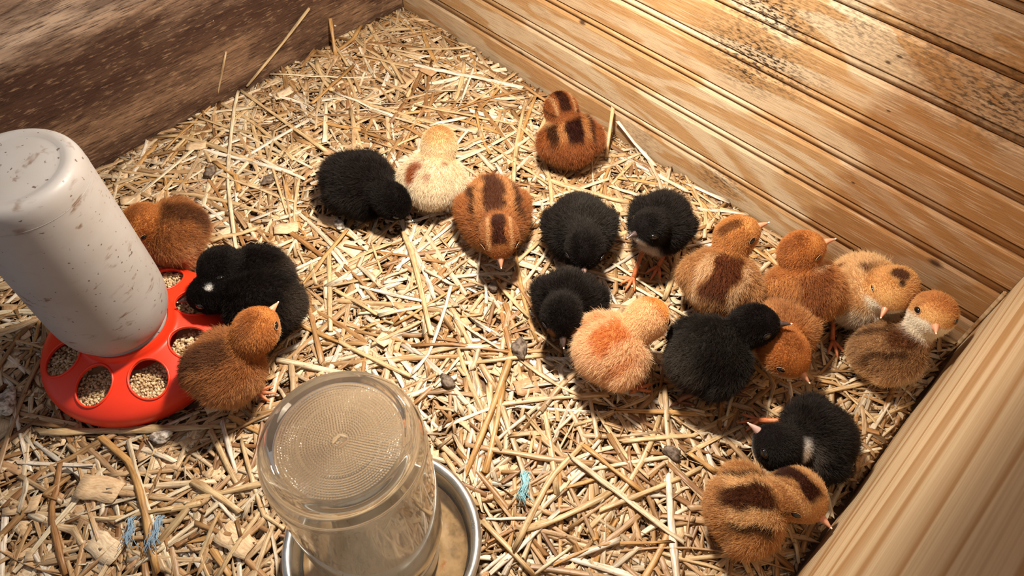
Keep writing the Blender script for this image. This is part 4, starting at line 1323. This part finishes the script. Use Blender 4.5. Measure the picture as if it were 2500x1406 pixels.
PALE, TAN, GOLD, BRN = lin(242, 228, 196), lin(220, 192, 146), lin(206, 162, 102), lin(176, 130, 80)
HERO = [
    ([(1010, 156), (1088, 172), (1278, 213)], 12, WHITE, 'near-white straw stalk pointing at the beadboard above the reddish chick'),
    ([(583, 216), (690, 290), (796, 365)], 10, TAN, 'long straight tan stalk lying above the slumped black chick'),
    ([(568, 211), (559, 250), (538, 413), (562, 619)], 9, PALE, 'long pale stalk running down from the left wall toward the black pair'),
    ([(464, 268), (607, 253)], 9, PALE, None), ([(427, 295), (559, 284)], 7, TAN, None), ([(660, 180), (780, 186), (898, 187)], 6, PALE, None),
    ([(93, 1051), (330, 1045), (576, 1035)], 17, TAN, 'thick straight stalk lying along the front of the red feeder'),
    ([(240, 1061), (317, 1128), (346, 1221), (381, 1400)], 16, GOLD, 'broad golden bent stalk below the red feeder'),
    ([(141, 1128), (118, 1253), (154, 1400)], 13, BRN, 'brown curved stalk in the corner below the feeder shadow'),
    ([(32, 1122), (221, 1134)], 9, WHITE, None), ([(29, 1394), (140, 1265), (250, 1138)], 12, PALE, None),
    ([(512, 1048), (589, 1208)], 13, TAN, None), ([(541, 1026), (573, 1150)], 10, WHITE, None),
    ([(586, 1070), (612, 1160), (637, 1250), (690, 1285)], 11, TAN, 'kinked stalk hugging the shaded side of the glass jar'),
    ([(515, 1205), (573, 1272)], 9, WHITE, None), ([(278, 1272), (470, 1179)], 8, PALE, None),
    ([(826, 830), (909, 872), (1002, 915)], 13, TAN, 'golden stalk just above the top of the glass jar'), ([(732, 789), (826, 830)], 11, GOLD, None),
    ([(1130, 858), (1060, 940)], 9, PALE, None), ([(1169, 937), (1132, 1173)], 8, WHITE, 'bright white upright stalk pointing at the metal tray'),
    ([(1197, 996), (1070, 1036)], 10, WHITE, None), ([(1426, 1081), (1343, 1167), (1253, 1344)], 14, TAN, 'long stalk passing beside the blue twine tuft'),
    ([(1392, 1115), (1530, 1215), (1672, 1323)], 17, PALE, 'thick pale stalk slanting down toward the striped chick'),
    ([(1458, 1000), (1530, 1110), (1588, 1167)], 10, TAN, None), ([(1426, 1084), (1574, 1202)], 13, GOLD, None), ([(1467, 1243), (1590, 1195), (1715, 1139)], 13, TAN, None),
    ([(1176, 1265), (1302, 1400)], 15, TAN, None), ([(1186, 1262), (1331, 1264)], 9, WHITE, None), ([(1195, 1398), (1366, 1245)], 13, WHITE, None),
    ([(1351, 1378), (1460, 1328), (1643, 1320)], 7, GOLD, None), ([(1305, 1400), (1397, 1332)], 8, PALE, None),
    ([(1500, 1002), (1742, 1008)], 11, GOLD, 'straight golden stalk lying below the buff chick'),
    ([(967, 652), (1113, 536)], 9, WHITE, 'white stalk slanting up to the striped sleeping chick'), ([(988, 538), (1118, 504)], 9, WHITE, None),
    ([(1013, 253), (1130, 275), (1258, 298)], 8, TAN, None), ([(1262, 296), (1347, 381), (1379, 431), (1401, 490)], 10, TAN, 'bent stalk running below the reddish brown wall chick'),
    ([(1049, 303), (1134, 282)], 12, WHITE, None), ([(920, 374), (1040, 318)], 8, TAN, None), ([(1130, 362), (1187, 335)], 11, WHITE, None),
    ([(1305, 495), (1380, 495)], 10, WHITE, None), ([(1686, 444), (1786, 488)], 13, WHITE, 'blunt white stalk end near the beadboard above the brown chick'),
    ([(1716, 498), (1836, 512)], 12, WHITE, None), ([(1600, 420), (1680, 470)], 10, PALE, None), ([(1674, 430), (1702, 480), (1720, 516), (1730, 550)], 7, TAN, None),
    ([(1490, 450), (1590, 482)], 9, PALE, None), ([(2085, 1112), (2159, 1091)], 8, PALE, None), ([(2100, 1040), (2243, 977)], 9, TAN, 'stalk whose tip touches the right board beside the black chick'),
    ([(2018, 1200), (2034, 1257)], 10, PALE, None), ([(1815, 1035), (1676, 1104)], 11, TAN, None), ([(1682, 1104), (1750, 1150)], 13, GOLD, None),
    ([(1788, 960), (1772, 1036)], 7, PALE, None), ([(1762, 975), (1756, 1046)], 10, BRN, None), ([(1660, 1363), (1839, 1350)], 11, TAN, None),
    ([(1796, 1330), (1829, 1398)], 9, TAN, None), ([(1940, 1325), (1954, 1372)], 8, PALE, None), ([(2178, 924), (2246, 972)], 9, WHITE, None),
    ([(2225, 912), (2298, 902)], 8, TAN, None), ([(2290, 915), (2242, 967)], 9, PALE, None), ([(1995, 838), (2060, 870)], 9, WHITE, None), ([(2000, 795), (2017, 886)], 8, PALE, None),
    ([(1940, 968), (2135, 930)], 12, TAN, 'long stalk lying between the orange chick and the lower black chick'),
    ([(982, 560), (1008, 622), (1052, 815)], 13, TAN, 'long stalk down the middle of the floor from the sleeping chicks'), ([(802, 607), (805, 802)], 12, TAN, None),
    ([(846, 560), (740, 690)], 9, GOLD, None), ([(789, 698), (935, 672), (906, 589)], 7, TAN, 'hairpin-bent stalk right of the black pair'), ([(878, 698), (1034, 734)], 9, WHITE, None),
    ([(815, 703), (924, 765)], 11, TAN, None), ([(922, 765), (1083, 737)], 10, PALE, None), ([(961, 791), (1122, 695)], 8, GOLD, None), ([(906, 838), (1080, 752)], 10, TAN, None),
    ([(1101, 695), (1086, 752), (1049, 856), (1005, 908)], 9, WHITE, 'white tapering stalk with a kink above the glass jar'),
    ([(1174, 640), (1290, 770)], 11, TAN, None), ([(1164, 880), (1330, 864)], 11, TAN, None), ([(1036, 656), (1106, 690)], 8, PALE, None),
    ([(870, 130), (1000, 160)], 9, TAN, None), ([(900, 60), (985, 200)], 10, TAN, None), ([(760, 250), (860, 160)], 10, GOLD, None), ([(640, 330), (700, 520)], 8, TAN, None),
    ([(1540, 690), (1680, 770)], 10, PALE, None), ([(1500, 640), (1650, 740)], 9, PALE, None), ([(1080, 1100), (1165, 1230)], 11, TAN, None),
]
WORD = {WHITE: 'near-white', PALE: 'pale yellow', TAN: 'tan', GOLD: 'golden', BRN: 'brown'}
MARKS = [((430, 560), 'the half-hidden rusty chick'), ((620, 720), 'the black chick pair'), ((560, 880), 'the rusty feeder chick'), ((890, 450), 'the slumped black chick'),
         ((1060, 430), 'the cream chick'), ((1385, 340), 'the reddish wall chick'), ((1210, 560), 'the sleeping striped chick'), ((1410, 660), 'the sitting black chicks'),
         ((1605, 580), 'the bibbed black chick'), ((1500, 870), 'the buff chick'), ((1760, 690), 'the upright brown chick'), ((1740, 900), 'the leaning black chick'), ((1960, 740), 'the rusty orange chick'),
         ((2180, 860), 'the corner chicks'), ((1980, 1080), 'the white-patched black chick'), ((1830, 1260), 'the tan striped chick'), ((300, 860), 'the red feeder'), ((870, 1350), 'the glass jar'),
         ((1275, 1190), 'the turquoise twine'), ((350, 1300), 'the grey-blue twine'), ((395, 1068), 'the white dropping'), ((330, 410), 'the dark left wall'), ((700, 110), 'the dark left wall'),
         ((1000, 20), 'the far corner'), ((1200, 150), 'the beadboard'), ((1700, 440), 'the beadboard'), ((2060, 1240), 'the right board'), ((1960, 1380), 'the right board'), ((1268, 852), 'the crumbly dark dropping')]
MXY = np.array([at(a, b, 0)[:2] for (a, b), _ in MARKS])


def tag_straw(o, col, label=None, L=.08, bent=False):
    if not label:
        d = np.linalg.norm(MXY - np.array([o.location.x, o.location.y]), axis=1)
        near = []
        for k in np.argsort(d):
            if MARKS[k][1] not in near: near.append(MARKS[k][1])
            if len(near) == 2: break
        size = 'short' if L < .055 else 'long' if L > .085 else 'medium'
        label = f"{size} {WORD[col]} {'bent ' if bent else ''}straw stalk near {near[0]} and {near[1]}"
    tag(o, label, 'straw', 'single straw stalks')


rand_single = []
tries = 0
while len(rand_single) < 205 and tries < 3000:
    tries += 1
    p, w = rand_straw(0.050, 0.140, 0.0032, 0.0060)
    if hits(p, .006) or on_chick(p): continue
    m = CAM + 0
    q = ROT.T @ (np.array([p[:, 0].mean(), p[:, 1].mean(), 0]) - CAM)
    u_, v_ = 1250 + FPX * q[0] / -q[2], 703 - FPX * q[1] / -q[2]
    if not (10 < u_ < 2490 and 10 < v_ < 1396): continue
    th = w * rng.uniform(.22, .5)
    rand_single.append(1)
    colr = random.choices([WHITE, PALE, TAN, GOLD, BRN], [2, 4, 6, 4, 1])[0]
    chord = np.linalg.norm(p[-1] - p[0]); run = np.linalg.norm(np.diff(p, axis=0), axis=1).sum()
    tag_straw(single(settle(p, th, .45), w, th, colr, rng.random() < .3, rng.normal(0, .2)), colr, None, run, chord < run * .97)

for pts, wpx, colr, label in HERO:
    W3 = np.array([at(x, y, .004)[:2] for x, y in pts])
    t = np.linspace(0, 1, 2 + 3 * (len(W3) - 1)); tp_ = np.linspace(0, 1, len(W3))
    p = np.stack([np.interp(t, tp_, W3[:, 0]), np.interp(t, tp_, W3[:, 1])], 1)
    p = inside(p, .003)
    dist = np.linalg.norm(np.r_[p.mean(0), 0] - CAM)
    w = wpx * dist / FPX * 1.0
    th = w * .36
    o = single(settle(p, th, .4, .0006), w, th, colr, rng.random() < .25, rng.normal(0, .15))
    tag_straw(o, colr, label, np.linalg.norm(np.diff(p, axis=0), axis=1).sum())

# stalks propped against the walls
for pts, wpx, colr, label in (
        ([('x', 552, 125), ('z', 528, 242)], 8, TAN, 'thin stalk standing up against the dark left wall'),
        ([('x', 755, 20), ('x', 690, 105), ('z', 602, 211)], 8, TAN, 'crooked stalk leaning up the dark left wall near the far corner'),
        ([('y', 1497, 262), ('z', 1479, 385)], 9, TAN, 'straight stalk leaning on the beadboard beside the reddish brown chick'),
        ([('y', 1508, 296), ('y', 1548, 348), ('z', 1598, 404)], 9, WHITE, 'white stalk with a frayed top leaning on the beadboard'),
        ([('z', 820, 140), ('x', 806, 45)], 9, GOLD, 'golden stalk end poking up at the left wall')):
    W3 = np.array([at_x(b, c, .004) if a == 'x' else at_y(b, c, -.004) if a == 'y' else at(b, c, .003) for a, b, c in pts])
    t = np.linspace(0, 1, 5); tp_ = np.linspace(0, 1, len(W3))
    P = np.stack([np.interp(t, tp_, W3[:, k]) for k in range(3)], 1)
    w = wpx * np.linalg.norm(P.mean(0) - CAM) / FPX
    tag_straw(single(P, w, w * .5, colr), colr, label)

# larger shavings
for i, (px, py, L, W, a, ci, label) in enumerate((
        (1115, 603, .024, .020, 80, 3, 'ribbed pale wood shaving beside the sleeping striped chick'), (1050, 610, .022, .014, 20, 0, 'torn wood shaving left of the ribbed one'),
        (245, 1195, .034, .020, 35, 1, 'broad wood shaving below the red feeder'), (575, 1318, .030, .018, 10, 0, 'wood shaving with brown stains beside the metal tray'),
        (690, 228, .022, .013, 75, 3, 'pale wood shaving near the left wall'), (1285, 690, .030, .013, 25, 4, 'greyish wood shaving left of the black chicks'),
        (1285, 942, .020, .015, 60, 4, 'brownish wood shaving between jar and buff chick'), (320, 488, .020, .012, 60, 1, 'wood shaving above the white feeder bottle shoulder'),
        (255, 1335, .028, .018, 20, 3, 'ribbed wood shaving near the blue twine'), (800, 540, .020, .014, 40, 1, 'wood shaving under the slumped black chick'),
        (700, 560, .024, .014, 60, 0, 'wood shaving above the black pair'), (855, 605, .022, .014, 10, 3, 'wood shaving in the open middle of the floor'),
        (1300, 600, .014, .012, 0, 3, 'small jagged wood shaving between brown and black chicks'), (770, 330, .020, .012, 30, 1, 'wood shaving above the slumped black chick'),
        (1045, 172, .022, .014, 15, 4, 'greyish wood shaving beside the near-white stalk'), (480, 360, .022, .013, 50, 0, 'wood shaving near the top of the left bedding'))):
    c = at(px, py, .002)
    ix, iy = cells(c[None, :2]); z = min(H[ix, iy][0], .004) + .0012
    V, F, Cc, U = flake_geo((0, 0), L, W, math.radians(a), FLAKE_COLS[ci], 0, rng.uniform(.0, .002), (rng.normal(0, .06), rng.normal(0, .06)))
    o = link('wood_shaving', mesh_from('wood_shaving', V, F, M['flake'], True, Cc, U))
    o.location = (c[0], c[1], z)
    tag(o, label, 'wood shaving', 'loose wood shavings')

# droppings
for i, (px, py, s, mt, label) in enumerate((
        (395, 1068, .0062, 'drop_w', 'lumpy white dropping below the red feeder'), (515, 425, .0065, 'drop_d', 'small black dropping above the rusty feeder chick'),
        (655, 440, .0055, 'drop_d', 'grey-brown dropping left of the slumped black chick'), (1268, 852, .0075, 'drop_d', 'dark crumbly dropping left of the buff chick'),
        (1092, 932, .0055, 'drop_d', 'dark dropping right of the glass jar top'), (1640, 1107, .0060, 'drop_d', 'dark dropping above the striped tan chick'),
        (828, 548, .0060, 'drop_w', 'greyish white dropping just below the slumped black chick'), (18, 985, .0100, 'drop_w', 'pale dropping in the feeder shadow'),
        (1645, 822, .0055, 'drop_w', 'pale dropping between buff and black chicks'), (1205, 700, .0050, 'drop_d', 'dark dropping in front of the sleeping striped chick'))):
    bm = bmesh.new(); bmesh.ops.create_icosphere(bm, subdivisions=3, radius=1)
    ph = rng.uniform(0, 6, 6)
    for v in bm.verts:
        x, y, z = v.co
        k = 1 + .22 * math.sin(3 * x + ph[0]) * math.cos(3 * y + ph[1]) + .12 * math.sin(6 * z + ph[2] + 4 * x) + .07 * math.sin(11 * y + ph[3])
        v.co = Vector((x * k * 1.35, y * k * .85, z * k * .6)) * s
    me = bpy.data.meshes.new('dropping'); bm.to_mesh(me); bm.free(); me.materials.append(M[mt])
    me.polygons.foreach_set('use_smooth', np.ones(len(me.polygons), dtype=bool))
    o = link('dropping', me)
    c = at(px, py, .002)
    ix, iy = cells(c[None, :2])
    o.location = (c[0], c[1], max(.002, min(H[ix, iy][0], .007)) + s * .25)
    o.rotation_euler = (0, 0, rng.uniform(0, 3))
    tag(o, label, 'dropping', 'bird droppings')

# frayed twine tufts
for i, (p0, p1, mt, nf, label) in enumerate((((1284, 1150), (1270, 1232), 'twine', 26, 'tuft of frayed turquoise twine lying in the straw'),
                                             ((325, 1262), (308, 1340), 'twine_grey', 20, 'grey-blue frayed twine tuft below the feeder'),
                                             ((392, 1258), (362, 1350), 'twine_grey', 20, 'grey-blue frayed twine beside the golden bent stalk'))):
    A_, B_ = at(*p0, .007), at(*p1, .007)
    VV, FF, n0 = [], [], 0
    ctr = (A_ + B_) / 2
    side = unit(np.cross(B_ - A_, [0, 0, 1]))
    for k in range(nf):
        t = np.linspace(0, 1, 8)
        off = rng.normal(0, .0016); fr = rng.normal(0, .0030)
        P = A_ + (B_ - A_) * t[:, None] * rng.uniform(.7, 1.05) + side * (off + fr * (t - .4) ** 2 * 3 + .0012 * np.sin(t * 9 + rng.uniform(0, .8)))[:, None]
        P[:, 2] += .0015 * np.sin(t * math.pi) + rng.normal(0, .0007)
        v, f = tube(None, P - ctr, .00026, None, 5)
        VV.append(v); FF += [[a + n0 for a in q] for q in f]; n0 += len(v)
    o = link('twine_tuft', mesh_from('twine_tuft', np.concatenate(VV), FF, M[mt]))
    o.location = ctr
    tag(o, label, 'twine', 'frayed twine tufts')
